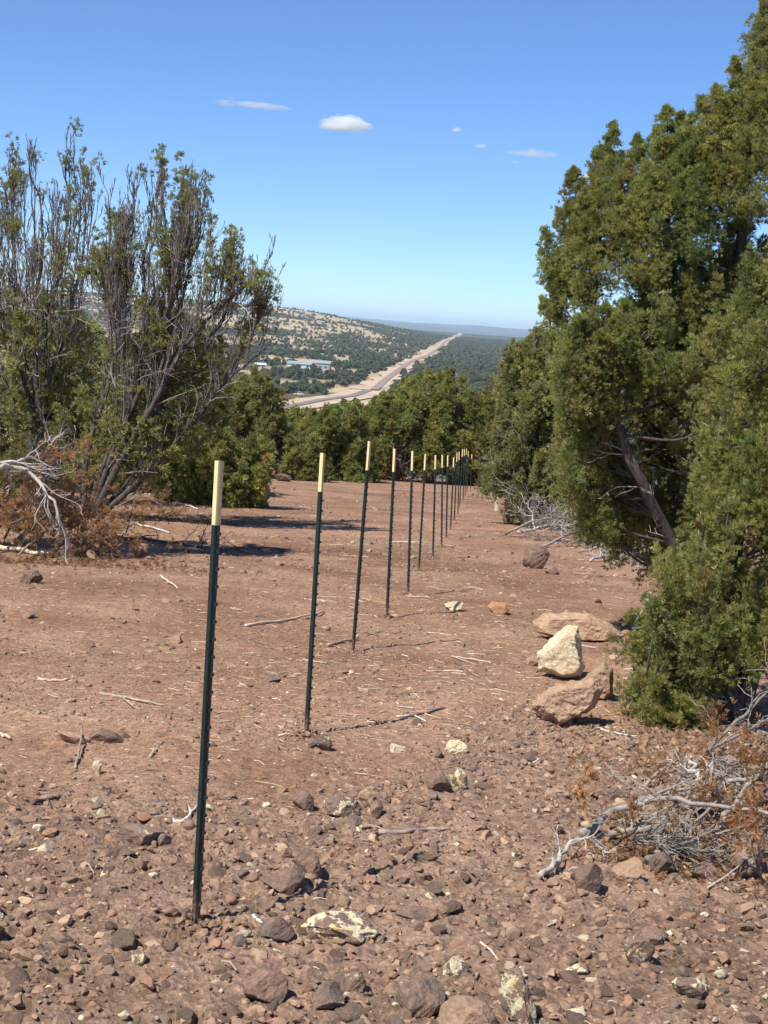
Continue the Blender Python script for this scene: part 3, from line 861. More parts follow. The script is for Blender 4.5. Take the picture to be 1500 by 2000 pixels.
BIG = [
    (1042, 1300, 34, 18, M_TANROCK, 'small tan stone beside the foot of the pale cream boulder', 55, .8, 0.0, .3, 9, .1, 0),
    (886, 1193, 38, 18, M_PALEROCK, 'small whitish rock lying between the fourth post and the orange tan slab', 66, .7, 0, .3, 9, .12, 0),
    (1047, 1110, 54, 46, M_BASALT, 'rounded brown rock on the bare dirt below the brush under the leaning trunk', 71, .8, 0, .25, 9, .12, 0),
    (1078, 1122, 28, 16, M_BASALT, 'small dark stone beside the rounded brown rock', 75, .8, 0, .25, 9, .12, 0),
    (857, 1543, 50, 40, M_BASALT, 'round dark brown stone half sunk in dirt with a pale lichen stone beside it', 81, .9, .02, .3, 7, .07, 0),
    (668, 1596, 78, 42, M_BASALT, 'flat brown rock with a cream lichen crust on top, on smooth red dirt', 84, .7, .14, .25, 10, .1, -.05),
    (713, 1568, 32, 28, M_TANROCK, 'pinkish angular stone just behind the flat lichen-topped rock', 86, .8, 0, .25, 12, .05, .2),
    (734, 1592, 26, 32, M_BASALT, 'pointed wedge of stone beside the flat lichen-topped rock', 89, .8, 0, .25, 12, .05, .1),
    (592, 1584, 44, 40, M_BASALT, 'broken angular stone resting near the flat lichen-topped rock, on the side of the posts', 92, .8, 0, .25, 12, .06, .3),
    (548, 1748, 92, 56, M_BASALT, 'brown boulder with a smooth rounded face at the end of the first post\'s shadow', 97, .8, .0, .2, 6, .05, .05),
    (598, 1710, 62, 54, M_BASALT, 'grey brown rock just behind the smooth rounded boulder', 101, .8, .02, .2, 10, .08, 0),
    (536, 1838, 76, 46, M_BASALT, 'dark-sided brown rock below the first post\'s shadow', 105, .8, .03, .2, 8, .07, 0),
    (270, 1648, 96, 36, M_BASALT, 'long flat rock dusted with pale crust on the dirt beside the first post', 109, .6, .1, .3, 10, .08, -.08),
    (320, 1650, 26, 24, M_BASALT, 'small dark stone at the tip of the long flat rock', 112, .9, .05, .25, 9, .1, 0),
    (820, 1984, 100, 66, M_BASALT, 'round pitted basalt rock with lichen flecks at the bottom edge of the picture', 117, .9, .07, .2, 8, .1, 0),
    (915, 2016, 118, 62, M_TANROCK, 'smooth brown rock between the round pitted basalt and the lichen covered rock', 121, .9, -.05, .5, 8, .08, 0),
    (1010, 1998, 70, 104, M_BASALT, 'upright rock covered in white and yellow lichen at the bottom edge of the picture', 126, .8, .20, .15, 9, .12, .1),
    (640, 1975, 66, 56, M_BASALT, 'rounded basalt stone with one lichen spot, below the lichen slab', 131, .9, .06, .25, 8, .1, 0),
    (515, 1952, 92, 52, M_BASALT, 'flat dark basalt rock with shaded overhang close to the bottom edge', 135, .8, .03, .2, 9, .1, .1),
    (665, 1838, 165, 44, M_BASALT, 'broad low slab thickly crusted with white and orange lichen', 139, .8, .21, .5, 12, .16, 0),
    (1245, 1880, 64, 56, M_BASALT, 'stone with white lichen flecks under a grey brown knob', 143, .8, .12, .2, 9, .1, .1),
    (1272, 1848, 44, 36, M_BASALT, 'dark knob of rock leaning on the white flecked stone', 146, .9, .12, .2, 9, .1, 0),
    (812, 1796, 84, 26, M_BASALT, 'thin dark slab with a deep shadow beneath, amid the gravel', 150, .6, .08, .2, 10, .08, .06),
    (1466, 1712, 88, 66, M_BASALT, 'grey boulder at the front of the bleached brush pile', 154, .9, .03, .2, 9, .09, 0),
    (1372, 1712, 60, 34, M_BASALT, 'brown stone under the rusty needles in front of the brush pile', 158, .8, 0, .25, 10, .09, 0),
    (1290, 1702, 50, 42, M_BASALT, 'angular grey stone by the front twigs of the brush pile', 162, .8, 0, .25, 12, .07, .1),
    (1225, 1720, 62, 44, M_TANROCK, 'tan stone just beside the small white branch', 165, .8, 0, .25, 10, .08, .1),
    (1150, 1735, 58, 50, M_BASALT, 'dark broken stone under the small white branch', 168, .8, 0, .25, 12, .08, .2),
    (272, 1090, 32, 28, M_BASALT, 'square grey block of stone at the edge of the shade beneath the half-bare juniper', 172, .9, -.3, .15, 16, .03, .15),
    (178, 1094, 20, 20, M_TANROCK, 'small tan stone beside the rusty brush, near the square grey block', 175, .9, -.3, .2, 10, .08, 0),
    (60, 1140, 40, 26, M_BASALT, 'brown stone below the pale split log', 178, .9, 0, .25, 10, .1, 0),
    (142, 1452, 64, 22, M_TANROCK, 'half-buried slab of pinkish rock, tilted up out of the dirt', 182, .6, -.3, .4, 12, .05, -.3),
    (210, 1448, 78, 20, M_BASALT, 'half-buried grey slab with a white crust beside the pinkish slab', 185, .6, .04, .4, 10, .05, -.2),
    (188, 1512, 18, 30, M_PALEROCK, 'small upright cream chip of stone on the red dirt', 189, .8, 0, .2, 10, .1, 0),
    (73, 1625, 26, 18, M_PALEROCK, 'small flat cream stone on the red dirt, alone', 192, .8, 0, .3, 10, .1, 0),
    (1265, 1284, 26, 30, M_PALEROCK, 'round white stone under the low green juniper boughs', 195, .9, 0, .1, 4, .03, 0),
    (1290, 1240, 40, 24, M_PALEROCK, 'pale stone half hidden behind the low green juniper boughs', 197, .9, 0, .2, 8, .06, 0),
    (515, 934, 44, 26, M_TANROCK, 'reddish rock at the far edge of the clearing, by the bush', 201, .9, 0, .2, 9, .1, 0),
    (486, 942, 34, 18, M_TANROCK, 'pale reddish rock next to the reddish rock at the edge of the clearing', 204, .9, 0, .2, 9, .1, 0),
    (552, 940, 34, 14, M_BASALT, 'dark low rock at the far edge of the clearing, past the reddish rock', 206, .9, 0, .2, 9, .1, 0),
    (513, 972, 18, 18, M_TANROCK, 'small pale rock on the clearing below the reddish rock', 208, .9, 0, .2, 9, .1, 0),
    (625, 1462, 48, 24, M_BASALT, 'low stone with a white crust at the foot of the second post', 211, .8, .12, .3, 10, .08, 0),
    (777, 1470, 34, 16, M_PALEROCK, 'small pale crusted stone on gravel below the dark post shadow', 214, .8, .1, .3, 10, .12, 0),
    (892, 1472, 48, 26, M_BASALT, 'stone thickly crusted with cream lichen above the round dark brown stone', 217, .8, .30, .3, 9, .1, 0),
    (896, 1540, 34, 40, M_BASALT, 'pale lichen stone against the round dark brown stone', 219, .8, .22, .3, 9, .1, .3),
    (690, 1560, 20, 16, M_BASALT, 'small dark stone above the flat lichen-topped rock', 222, .8, .0, .3, 9, .1, .3),
    (528, 1332, 40, 12, M_BASALT, 'thin purple grey stone on the dirt between the first and second posts', 225, .7, 0, .3, 9, .1, 0),
    (690, 1935, 50, 36, M_BASALT, 'lichen spotted stone among the gravel below the broad lichen slab', 228, .8, .14, .3, 9, .1, .3),
    (890, 1905, 56, 30, M_BASALT, 'crusted pale stone above the smooth brown rock', 231, .8, .24, .35, 9, .1, 0),
    (735, 1842, 40, 26, M_BASALT, 'small lichen stone near the far corner of the broad lichen slab', 233, .8, .2, .35, 9, .1, 0),
    (1350, 1945, 70, 34, M_BASALT, 'flat lichen-flecked stone close to the bottom corner of the picture', 236, .8, .17, .35, 9, .1, 0),
    (270, 1880, 30, 28, M_BASALT, 'small stone with a bright lichen cap near the bottom edge, below the first post', 239, .9, .22, .2, 9, .1, 0),
]
for (px, py, w, h, mat, lab, sd_, dp, li, sk, cu, ro, ti) in BIG:
    place_rock(px, py, w, h, mat, lab, sd_, dp, lichen=li, sink=sk, cuts=cu, rough=ro, tilt=ti)

M_ORANGE = rock_mat('orange_rock', (.36, .185, .10), (.52, .29, .16), (.42, .22, .12))
outline_rock([(953, 1184), (962, 1176), (988, 1178), (996, 1189), (986, 1199), (964, 1198)], M_ORANGE, 'orange tan slab of rock lying alone on bare dirt, beyond the boulders', 63, .7, .03)

def cobbles():
    """about two hundred loose stones larger than the gravel, each its own object"""
    rng = np.random.default_rng(21)
    protos = []
    done = []
    n = 0
    while n < 150:
        px = rng.uniform(-60, 1540)
        py = 1330 + 680 * rng.uniform() ** .62
        b = hit(px, py)
        if rng.uniform() > .12 + .88 * float(rocky(b[0], b[1])): continue
        d = dist_of(b)
        if any((b[0] - q[0]) ** 2 + (b[1] - q[1]) ** 2 < .006 for q in done): continue
        done.append(b); n += 1
        s = .020 + .034 * rng.uniform() ** 2.4
        k = rng.integers(0, 14)
        if len(protos) < 14:
            v, f = rock_mesh(300 + len(protos), 3, 9, .10)
            v = v * [1, .85, .62]
            o = mesh_obj('cobble', v, f, M_BASALT, None, (0, 0, 0)); protos.append(o)
        else:
            o = protos[k].copy(); COL.objects.link(o)
        o.location = (b[0], b[1], b[2] + s * rng.uniform(-.22, .15)); o.scale = (s, s * rng.uniform(.8, 1.1), s * rng.uniform(.8, 1.15))
        o.rotation_euler = (rng.uniform(-.35, .35), rng.uniform(-.35, .35), rng.uniform(0, 6.28))
        o['lichen'] = float(rng.choice([-.1, 0, .05, .13], p=[.4, .2, .2, .2]))
        tag(o, 'loose brown basalt cobble half sunk in the gravelly red dirt', 'stone', 'cobbles strewn over the stony ground')
cobbles()

def gravel():
    rng = np.random.default_rng(33)
    g = Geo()
    protos1 = []
    for k in range(14):
        v, f = rock_mesh(500 + k, 1, 7, .12); protos1.append((v * [1, .85, .65], f))
    protos2 = []
    for k in range(14):
        v, f = rock_mesh(540 + k, 2, 9, .12); protos2.append((v * [1, .85, .62], f))
    pal = np.array([[0.241, 0.158, 0.108], [0.289, 0.18, 0.119], [0.203, 0.139, 0.104], [0.318, 0.211, 0.14], [0.366, 0.254, 0.169], [0.144, 0.108, 0.087], [0.279, 0.162, 0.102], [0.501, 0.423, 0.285], [0.299, 0.197, 0.134]])
    pw = np.array([.22, .2, .12, .15, .08, .07, .1, .035, .04])
    def lay(N, y0, y1, smin, smax, pwr, protos, stony_only):
        d = np.sqrt(rng.uniform(size=N) * (y1 ** 2 - y0 ** 2) + y0 ** 2) if y1 < 12 else y0 * (y1 / y0) ** rng.uniform(size=N)
        x = rng.uniform(-.42, .42, N) * (d + .8); y = d
        rk = rocky(x, y)
        keep = rng.uniform(size=N) < stony_only + (1 - stony_only) * rk
        x, y, rk = x[keep], y[keep], rk[keep]
        s = smin + (smax - smin) * rng.uniform(size=len(x)) ** pwr
        pos = np.stack([x, y, gh(x, y) + s * rng.uniform(-.32, .14, len(x))], -1)
        M = basis(unit(np.stack([rng.normal(size=len(x)) * .35, rng.normal(size=len(x)) * .35, np.ones(len(x))], -1)), rng)
        c = pal[rng.choice(len(pal), len(x), p=pw / pw.sum())] * rng.uniform(.8, 1.25, (len(x), 1))
        stamp(g, protos, pos, M, s[:, None] * rng.uniform(.75, 1.25, (len(x), 3)), c, rng)
    lay(19000, 2.8, 9.0, .008, .034, 2.1, protos2, .05)
    lay(30000, 2.8, 9, .004, .014, 1.3, protos1, .22)
    lay(21000, 7, 22, .006, .026, 2.4, protos1, .40)
    lay(1100, 9, 50, .025, .075, 2.6, protos2, .45)
    lay(8000, 16, 58, .012, .055, 2.6, protos1, .6)
    for (_, bs) in POSTS[:8]:                                        # soil thrown up where each post was driven
        b = hit(*bs); n_ = 90
        r_ = .02 + .11 * rng.uniform(size=n_) ** 1.3; a_ = rng.uniform(0, 6.283, n_)
        x = b[0] + r_ * np.cos(a_); y = b[1] + r_ * np.sin(a_); s_ = rng.uniform(.004, .018, n_)
        stamp(g, protos2, np.stack([x, y, gh(x, y) + .022 * np.exp(-(r_ / .06) ** 2)], -1), basis(rng.normal(size=(n_, 3)), rng), s_[:, None] * rng.uniform(.75, 1.25, (n_, 3)), pal[rng.choice([0, 1, 3, 6], n_)] * rng.uniform(.8, 1.1, (n_, 1)), rng)
    o = g.build('gravel', M_STONE)
    tag(o, kind='stuff')
gravel()

# ------------------------------------------------------------------ junipers
def spray_protos(n, leaves, rng, spread=1.15, wid=(.10, .18)):
    """little sprays of scale-leaf twigs: narrow diamond blades fanning out of one point"""
    out = []
    for _ in range(n):
        v = []; f = []
        for k in range(leaves):
            th = rng.uniform(0, 6.283); a = spread * rng.uniform() ** .7
            d = np.array([math.sin(a) * math.cos(th), math.sin(a) * math.sin(th), math.cos(a)])
            s = d * rng.uniform(0, .35); L = rng.uniform(.45, 1.0) * (1 - .25 * a)
            side = unit(np.cross(d, rng.normal(size=3))) * rng.uniform(*wid)
            e = s + d * L + np.array([0, 0, .12 * L])
            m = s + d * L * .55
            i = len(v); v += [s, m + side, e, m - side]; f.append([i, i + 1, i + 2, i + 3])
        out.append((np.array(v), np.array(f)))
    return out
_rp = np.random.default_rng(77)
SPRAY_FINE = spray_protos(10, 16, _rp, 1.0, (.05, .09))
SPRAY_MID = spray_protos(10, 14, _rp, 1.15, (.08, .14))
SPRAY_FAR = spray_protos(8, 9, _rp, 1.25, (.18, .30))

def in_poly(poly, x, y):
    poly = np.asarray(poly, float); n = len(poly); c = False; j = n - 1
    for i in range(n):
        if (poly[i, 1] > y) != (poly[j, 1] > y) and x < (poly[j, 0] - poly[i, 0]) * (y - poly[i, 1]) / (poly[j, 1] - poly[i, 1] + 1e-9) + poly[i, 0]: c = not c
        j = i
    return c

def lobes_in(poly, d0, half, n, L, rad, rng, front=.0, axis_x=None, lean=.35):
    """upright flame-shaped sprays of foliage filling a crown's outline, through its depth"""
    poly = np.asarray(poly, float); lo = poly.min(0); hi = poly.max(0); res = []
    cx = axis_x if axis_x is not None else (lo[0] + hi[0]) / 2; hw = max(hi[0] - cx, cx - lo[0])
    while len(res) < n:
        x = rng.uniform(lo[0], hi[0]); y = rng.uniform(lo[1], hi[1])
        if not in_poly(poly, x, y): continue
        q = math.sqrt(max(.12, 1 - ((x - cx) / hw) ** 2))
        u = rng.uniform(-1, 1); u = u if rng.uniform() > front else -abs(u)
        d = d0 + half * q * u
        tip = P(x, y, d)
        l = L * rng.uniform(.6, 1.35)
        out = np.array([(x - cx) / hw * lean, u * .35, 1.0]) + rng.normal(size=3) * [.22, .22, .05]
        base = tip - unit(out) * l
        if project(base)[1] > hi[1] + 60: continue
        res.append((base, tip, rad * rng.uniform(.7, 1.3)))
    return res

PAL_OLIVE = [(0.231, 0.262, 0.087), (0.311, 0.304, 0.106), (0.176, 0.232, 0.087), (0.375, 0.33, 0.132), (0.256, 0.232, 0.099)]
PAL_GREEN = [(0.233, 0.254, 0.092), (0.314, 0.301, 0.106), (0.182, 0.205, 0.092), (0.263, 0.227, 0.1)]
PAL_GREY = [(0.226, 0.242, 0.121), (0.284, 0.278, 0.137), (0.174, 0.2, 0.103), (0.26, 0.237, 0.121)]
PAL_RUST = [(.30, .15, .08), (.38, .20, .10), (.22, .12, .07), (.40, .26, .15)]

def leaf_lobes(lobes, per_m, k, tuft, protos, pal, rng, geo, shell=.35, rust=0.0, sig=.55, clus=None):
    """clusters of leaf sprays over each lobe"""
    pos = []; dr = []; col = []; sc = []
    pal = np.array(pal)
    for (b, t, r) in lobes:
        ax = t - b; L = np.linalg.norm(ax); ax = ax / L
        m = max(3, int(per_m * L * (r / .2)))
        tt = rng.uniform(0, 1, m)
        prof = r * np.clip(1.7 * (tt + .05) ** .5 * (1.0 - tt) ** .9, .03, 1.2)
        rv = rng.normal(size=(m, 3)); rv = unit(rv - (rv @ ax)[:, None] * ax)
        rf = np.where(rng.uniform(size=m) < .24, rng.uniform(1.1, 1.75, m), np.sqrt(rng.uniform(shell, 1, m)))
        c = b + ax * (tt * L)[:, None] + rv * (prof * rf)[:, None]
        cd = unit(rv * .65 + ax * .75)
        lobec = pal[rng.integers(len(pal))] * rng.uniform(.8, 1.2)
        for i in range(m):
            kk = rng.integers(max(2, k - 3), k + 4)
            cc = (lobec * .5 + pal[rng.integers(len(pal))] * .5) * rng.uniform(.78, 1.25)
            if rng.uniform() < rust: cc = np.array(PAL_RUST[rng.integers(4)]) * rng.uniform(.8, 1.1)
            s = (clus or tuft * 1.5)
            off = rng.normal(size=(kk, 3)) * s * sig * (1.15 - .75 * tt[i])
            pos.append(c[i] + off)
            dr.append(unit(cd[i] + ax * .6 * tt[i] + rng.normal(size=(kk, 3)) * .42 + off / s * .5))
            col.append(cc * rng.uniform(.82, 1.18, (kk, 1)))
            sc.append(tuft * rng.uniform(.65, 1.25, kk))
    pos = np.concatenate(pos); dr = np.concatenate(dr); col = np.concatenate(col); sc = np.concatenate(sc)
    stamp(geo, protos, pos, basis(dr, rng), sc, col, rng)

def curve(pts, n=14):
    """smooth line through control points"""
    p = np.asarray(pts, float)
    if len(p) == 2: return p[0] + (p[1] - p[0]) * np.linspace(0, 1, n)[:, None]
    q = np.concatenate([[2 * p[0] - p[1]], p, [2 * p[-1] - p[-2]]]); out = []
    per = max(3, n // (len(p) - 1))
    for i in range(len(p) - 1):
        a, b, c, d = q[i:i + 4]
        t = np.linspace(0, 1, per, endpoint=False)[:, None]
        out.append(.5 * (2 * b + (c - a) * t + (2 * a - 5 * b + 4 * c - d) * t ** 2 + (3 * b - a - 3 * c + d) * t ** 3))
    return np.concatenate(out + [p[-1:]])

def side_branches(geo, pts, r_at, n, lens, rng, lvl, ends, ang=(.5, 1.0), upw=.35, t0=.15, t1=1.0, thin=.5, wob=.10, rmin=.0025, col=None, sides=4, tipk=.35):
    pts = np.asarray(pts); m = len(pts)
    for q in range(n):
        t = t0 + (t1 - t0) * (q + rng.uniform()) / n
        i = min(m - 2, int(t * (m - 1))); p = pts[i] + (pts[i + 1] - pts[i]) * (t * (m - 1) - i)
        d = unit(pts[i + 1] - pts[i])
        s = rng.normal(size=3); s = unit(s - (s @ d) * d); a = rng.uniform(*ang)
        d2 = unit(d * math.cos(a) + s * math.sin(a) + np.array([0, 0, upw]) * rng.uniform(.4, 1))
        L = rng.uniform(*lens) * (1 - tipk * t); K = 6
        line = [p]; dd = d2
        for j in range(K - 1):
            dd = unit(dd + rng.normal(size=3) * wob * 1.6 + np.array([0, 0, upw * .22])); line.append(line[-1] + dd * L / (K - 1))
        line = np.array(line)
        r = max(rmin, (r_at[i] if np.ndim(r_at) else r_at) * thin)
        rad = np.linspace(r, max(rmin * .7, r * .25), K)
        geo.tube(line, rad, sides, col, cap=False)
        ends.append((line[-1], dd, line))
        if lvl > 0: side_branches(geo, line, rad, 4 if lvl > 1 else 4, (L * .3, L * .7), rng, lvl - 1, ends, ang, upw, .2, 1.0, .6, wob * 1.2, rmin, col, 3)

def limb_to(geo, trunk, r_tr, target, rng, r=.012):
    """a limb leaving the trunk below its target"""
    low = trunk[trunk[:, 2] < target[2] - .1 * np.linalg.norm(target - trunk[0])]
    if not len(low): low = trunk[:1]
    dd = np.linalg.norm(low - target, axis=1); a = low[int(np.argmin(dd))]
    v = target - a
    if v[2] < .35 * np.linalg.norm(v): return None
    mid = a + v * .5 + np.array([v[0] * .12, v[1] * .12, -.10 * np.linalg.norm(v)]) + rng.normal(size=3) * .05 * np.linalg.norm(v)
    line = curve([a, mid, target], 10)
    geo.tube(line, np.linspace(r, r * .35, len(line)), 5, None, False)
    return line

def px_line(ctrl, d, dd=None):
    return [P(x, y, d + (dd[i] if dd is not None else 0)) for i, (x, y) in enumerate(ctrl)]

def juniper(name, label, base, stems, polys, tuft, protos, pal, seed, L=.5, rad=.2, k=7, per_m=34, bark=None, r0=.09, extra=None, rust=0.0, dead=0, half=None, group=None, d0=None, shell=.35, wood_limbs=.6, dead_len=(.25, .7), dead_t=(.1, .6), sig=.55, clus=None, lean=.35):
    """a juniper: base pixel, stems [[(px,py),...] with depth offsets], crown outlines [(outline, lobes, depth offset, depth half width)], extra flames"""
    rng = np.random.default_rng(seed)
    b = hit_clear(*base); d = dist_of(b) if d0 is None else d0
    b[2] -= .05
    t = empty(name, b, label, 'tree', group)
    g = Geo(); lines = []
    for ctrl, offs, rr in stems:
        pts = [P(x, y, d + o) for (x, y), o in zip(ctrl, offs)]
        if abs(ctrl[0][0] - base[0]) < 60 and abs(ctrl[0][1] - base[1]) < 40: pts[0] = b + (pts[0] - b) * [1, 0, 0] * .5
        c = curve(pts, 18)
        c = c + np.stack([fbm(c[:, 2] * 2.1 + seed + q, c[:, 2] * 0 + q, 5, 2) - .375 for q in range(3)], -1) * .18 * np.linspace(.2, 1, len(c))[:, None]
        radii = np.linspace(rr, rr * .22, len(c)) * (1 + .18 * (fbm(c[:, 2] * 9, c[:, 0] * 9, seed, 2) - .37)); radii[0] *= 1.35
        g.tube(c, radii, 9); lines.append(c)
    allp = np.concatenate(lines)
    lobes = []
    for poly, n, off, hf in polys:
        lobes += lobes_in(poly, d + off, hf, n, L, rad, rng, .25, None, lean)
    for (tx, ty, bx, by, rp, off) in (extra or []):
        lobes.append((P(bx, by, d + off), P(tx, ty, d + off), rp * d / FPX))
    for (lb, lt, lr) in lobes:
        if rng.uniform() > wood_limbs: continue
        li = limb_to(g, allp, .02, lb + (lt - lb) * .35, rng, r0 * .16)
        if li is not None: g.tube(np.array([lb + (lt - lb) * .35, (lb + lt * 2) / 3 + rng.normal(size=3) * .012, lt - (lt - lb) * .08]), [r0 * .09, r0 * .06, .003], 4, None, False)
    g.build('trunk', bark or M_BARK, t, None, True)
    if dead:
        gd = Geo(); ends = []
        for c in lines: side_branches(gd, c, np.full(len(c), .0085), max(2, dead // len(lines)), dead_len, rng, 1, ends, (.7, 1.3), .02, dead_t[0], dead_t[1], .7, .15, .0025, (.42, .39, .35))
        gd.build('dead_branches', M_DEAD, t)['kind'] = 'stuff'
    gl = Geo()
    ne = len(extra or [])
    leaf_lobes(lobes[:len(lobes) - ne], per_m, k, tuft, protos, pal, rng, gl, shell, rust, sig, clus)
    if ne: leaf_lobes(lobes[-ne:], per_m * 2.4, k, tuft * .85, protos, pal, rng, gl, .08, rust, sig, (clus or tuft * 1.5) * .7)
    gl.build('crown', M_FOL, t)
    return t, lines, rng, d

# the tall juniper whose tips climb out of the frame, with its long leaning stem
A_EXTRA = [(1197, 242, 1190, 460, 42.56, -0.1), (1186, 292, 1180, 510, 53.76, 0.2), (1120, 330, 1128, 520, 38.08, 0), (1118, 392, 1135, 600, 51.52, 0.1), (1245, 267, 1240, 470, 38.08, 0.1), (1228, 322, 1225, 560, 51.52, -0.3), (1303, 212, 1300, 420, 47.04, -0.2), (1305, 282, 1300, 520, 64.96, 0.1), (1062, 447, 1088, 600, 29.12, 0), (1070, 512, 1095, 630, 22.4, 0.1), (1060, 582, 1085, 680, 15.68, 0.05), (1370, 192, 1362, 440, 61.6, 0.0), (1350, 252, 1345, 510, 67.2, -0.3), (1437, 117, 1425, 370, 44.8, 0.0), (1425, 192, 1415, 460, 69.44, 0.2), (1400, 172, 1395, 400, 44.8, -0.3), (1500, -18, 1492, 260, 51.52, 0), (1482, 72, 1476, 340, 58.24, 0.2), (1560, -128, 1540, 240, 78.4, -0.1), (1620, -68, 1600, 300, 78.4, 0.1), (1480, 152, 1470, 420, 73.92, -0.4), (1145, 372, 1150, 600, 44.8, -0.3), (1265, 322, 1262, 560, 56.0, -0.4), (1280, 252, 1278, 420, 29.12, 0.2), (1330, 222, 1326, 420, 38.08, -0.1), (1165, 292, 1165, 460, 26.88, 0.2), (1092, 412, 1105, 580, 29.12, 0.2)]
A_POLY = [([(1085, 660), (1150, 600), (1250, 570), (1330, 540), (1420, 500), (1500, 450), (1640, 380), (1660, 760), (1400, 780), (1300, 720), (1230, 700), (1120, 760), (1075, 700)], 120, 0, 1.15),
          ([(1150, 580), (1640, 440), (1640, 1000), (1330, 1020), (1220, 800)], 95, .9, .4),
          ([(1095, 650), (1150, 590), (1235, 610), (1240, 740), (1150, 760), (1085, 720)], 34, -.75, .35),
          ([(1085, 720), (1170, 690), (1220, 780), (1240, 900), (1290, 980), (1260, 1005), (1160, 985), (1095, 920), (1075, 800)], 60, .1, .8),
          ([(1230, 740), (1330, 700), (1640, 700), (1640, 1000), (1420, 1040), (1300, 1060), (1260, 880)], 78, .25, 1.0),
          ([(1150, 900), (1250, 880), (1390, 1000), (1390, 1110), (1310, 1040), (1200, 990)], 24, .5, .5),
          ([(1250, 480), (1330, 450), (1400, 410), (1470, 400), (1480, 720), (1270, 720)], 62, .3, .6)]
A_STEMS = [([(1390, 1255), (1310, 1065), (1245, 935), (1195, 810), (1150, 700), (1160, 560), (1190, 400)], [0, -.3, -.55, -.6, -.5, -.2, 0], .060),
           ([(1400, 1255), (1365, 1000), (1330, 760), (1312, 560), (1305, 400)], [0, .1, .2, .1, 0], .07),
           ([(1410, 1255), (1430, 950), (1440, 650), (1460, 380), (1490, 150)], [0, .2, .1, 0, 0], .085),
           ([(1330, 760), (1265, 620), (1240, 480), (1240, 380)], [.2, .2, .1, .1], .035)]
juniper('juniper_tree', 'tall olive green juniper with pointed tips and a long leaning stem', (1392, 1255), A_STEMS, A_POLY, .040, SPRAY_FINE, PAL_OLIVE + PAL_GREEN[:1] + PAL_GREY[:2], 101, .56, .115, 12, 80, sig=.60, clus=.06, shell=.05, lean=.30,
        r0=.09, extra=A_EXTRA, rust=.006, dead=90, dead_t=(.12, .9), dead_len=(.2, .55), wood_limbs=.5)

B_POLY = [([(1222, 1330), (1255, 1310), (1330, 1330), (1400, 1380), (1385, 1440), (1300, 1430), (1240, 1415), (1218, 1385)], 40, -.15, .4),
          ([(1230, 1190), (1290, 1190), (1400, 1260), (1410, 1390), (1330, 1370), (1250, 1330)], 40, .05, .45),
          ([(1225, 1150), (1262, 1090), (1330, 1030), (1380, 980), (1500, 940), (1640, 900), (1700, 1230), (1500, 1230), (1400, 1290), (1300, 1280), (1240, 1230)], 84, 0, .75),
          ([(1330, 1000), (1370, 800), (1430, 690), (1520, 560), (1680, 500), (1720, 950), (1500, 990), (1400, 1000)], 84, .15, .9)]
B_STEMS = [([(1425, 1405), (1418, 1280), (1430, 1080), (1405, 880), (1420, 740)], [0, 0, .1, .1, .1], .07),
           ([(1432, 1405), (1490, 1220), (1550, 1000), (1570, 760), (1580, 580)], [0, .1, .2, .2, .2], .08),
           ([(1420, 1400), (1370, 1360), (1310, 1350), (1250, 1350)], [0, -.1, -.2, -.25], .025),
           ([(1420, 1330), (1360, 1240), (1290, 1180), (1245, 1170)], [0, -.1, -.1, -.1], .03)]
juniper('juniper_tree', 'bushy green juniper with low boughs sweeping the ground by the round white stone', (1427, 1405), B_STEMS, B_POLY, .034, SPRAY_FINE, PAL_OLIVE + PAL_GREEN[:2], 102, .36, .10, 12, 84, sig=.58, clus=.05, shell=.15, lean=.3,
        r0=.08, rust=.004, dead=80, dead_t=(.05, .9), dead_len=(.15, .45), wood_limbs=.6)

C_POLY = [([(985, 700), (1005, 640), (1040, 598), (1078, 592), (1120, 640), (1180, 780), (1230, 900), (1200, 980), (1100, 1000), (1010, 1010), (968, 960), (970, 850)], 120, .6, 1.3)]
C_STEMS = [([(1040, 1032), (1045, 960), (1055, 850), (1050, 740), (1045, 640)], [0, 0, .2, .4, .5], .13),
           ([(1025, 1030), (1010, 950), (1000, 860), (1000, 760)], [0, .1, .3, .4], .09),
           ([(1050, 1030), (1090, 950), (1130, 860), (1140, 740)], [0, 0, .2, .4], .09)]
juniper('juniper_tree', 'dull grey green juniper behind the leaning stem, its dark trunk standing in brush', (1040, 1032), C_STEMS, C_POLY, .085, SPRAY_MID, PAL_GREY + PAL_GREEN[:2], 103, .95, .22, 10, 34, clus=.13,
        r0=.12, dead=60, dead_t=(.05, .75), dead_len=(.4, 1.2))
D_POLY = [([(925, 800), (950, 745), (985, 690), (1010, 700), (1030, 850), (1010, 950), (945, 935), (918, 870)], 70, 0, 1.2)]
juniper('juniper_tree', 'bright green juniper standing just behind the far end of the post line', (972, 945), [([(972, 945), (970, 860), (980, 770), (988, 710)], [0, 0, 0, 0], .12)], D_POLY, .115, SPRAY_MID, PAL_GREEN, 104, 1.1, .26, 8, 24, r0=.12)

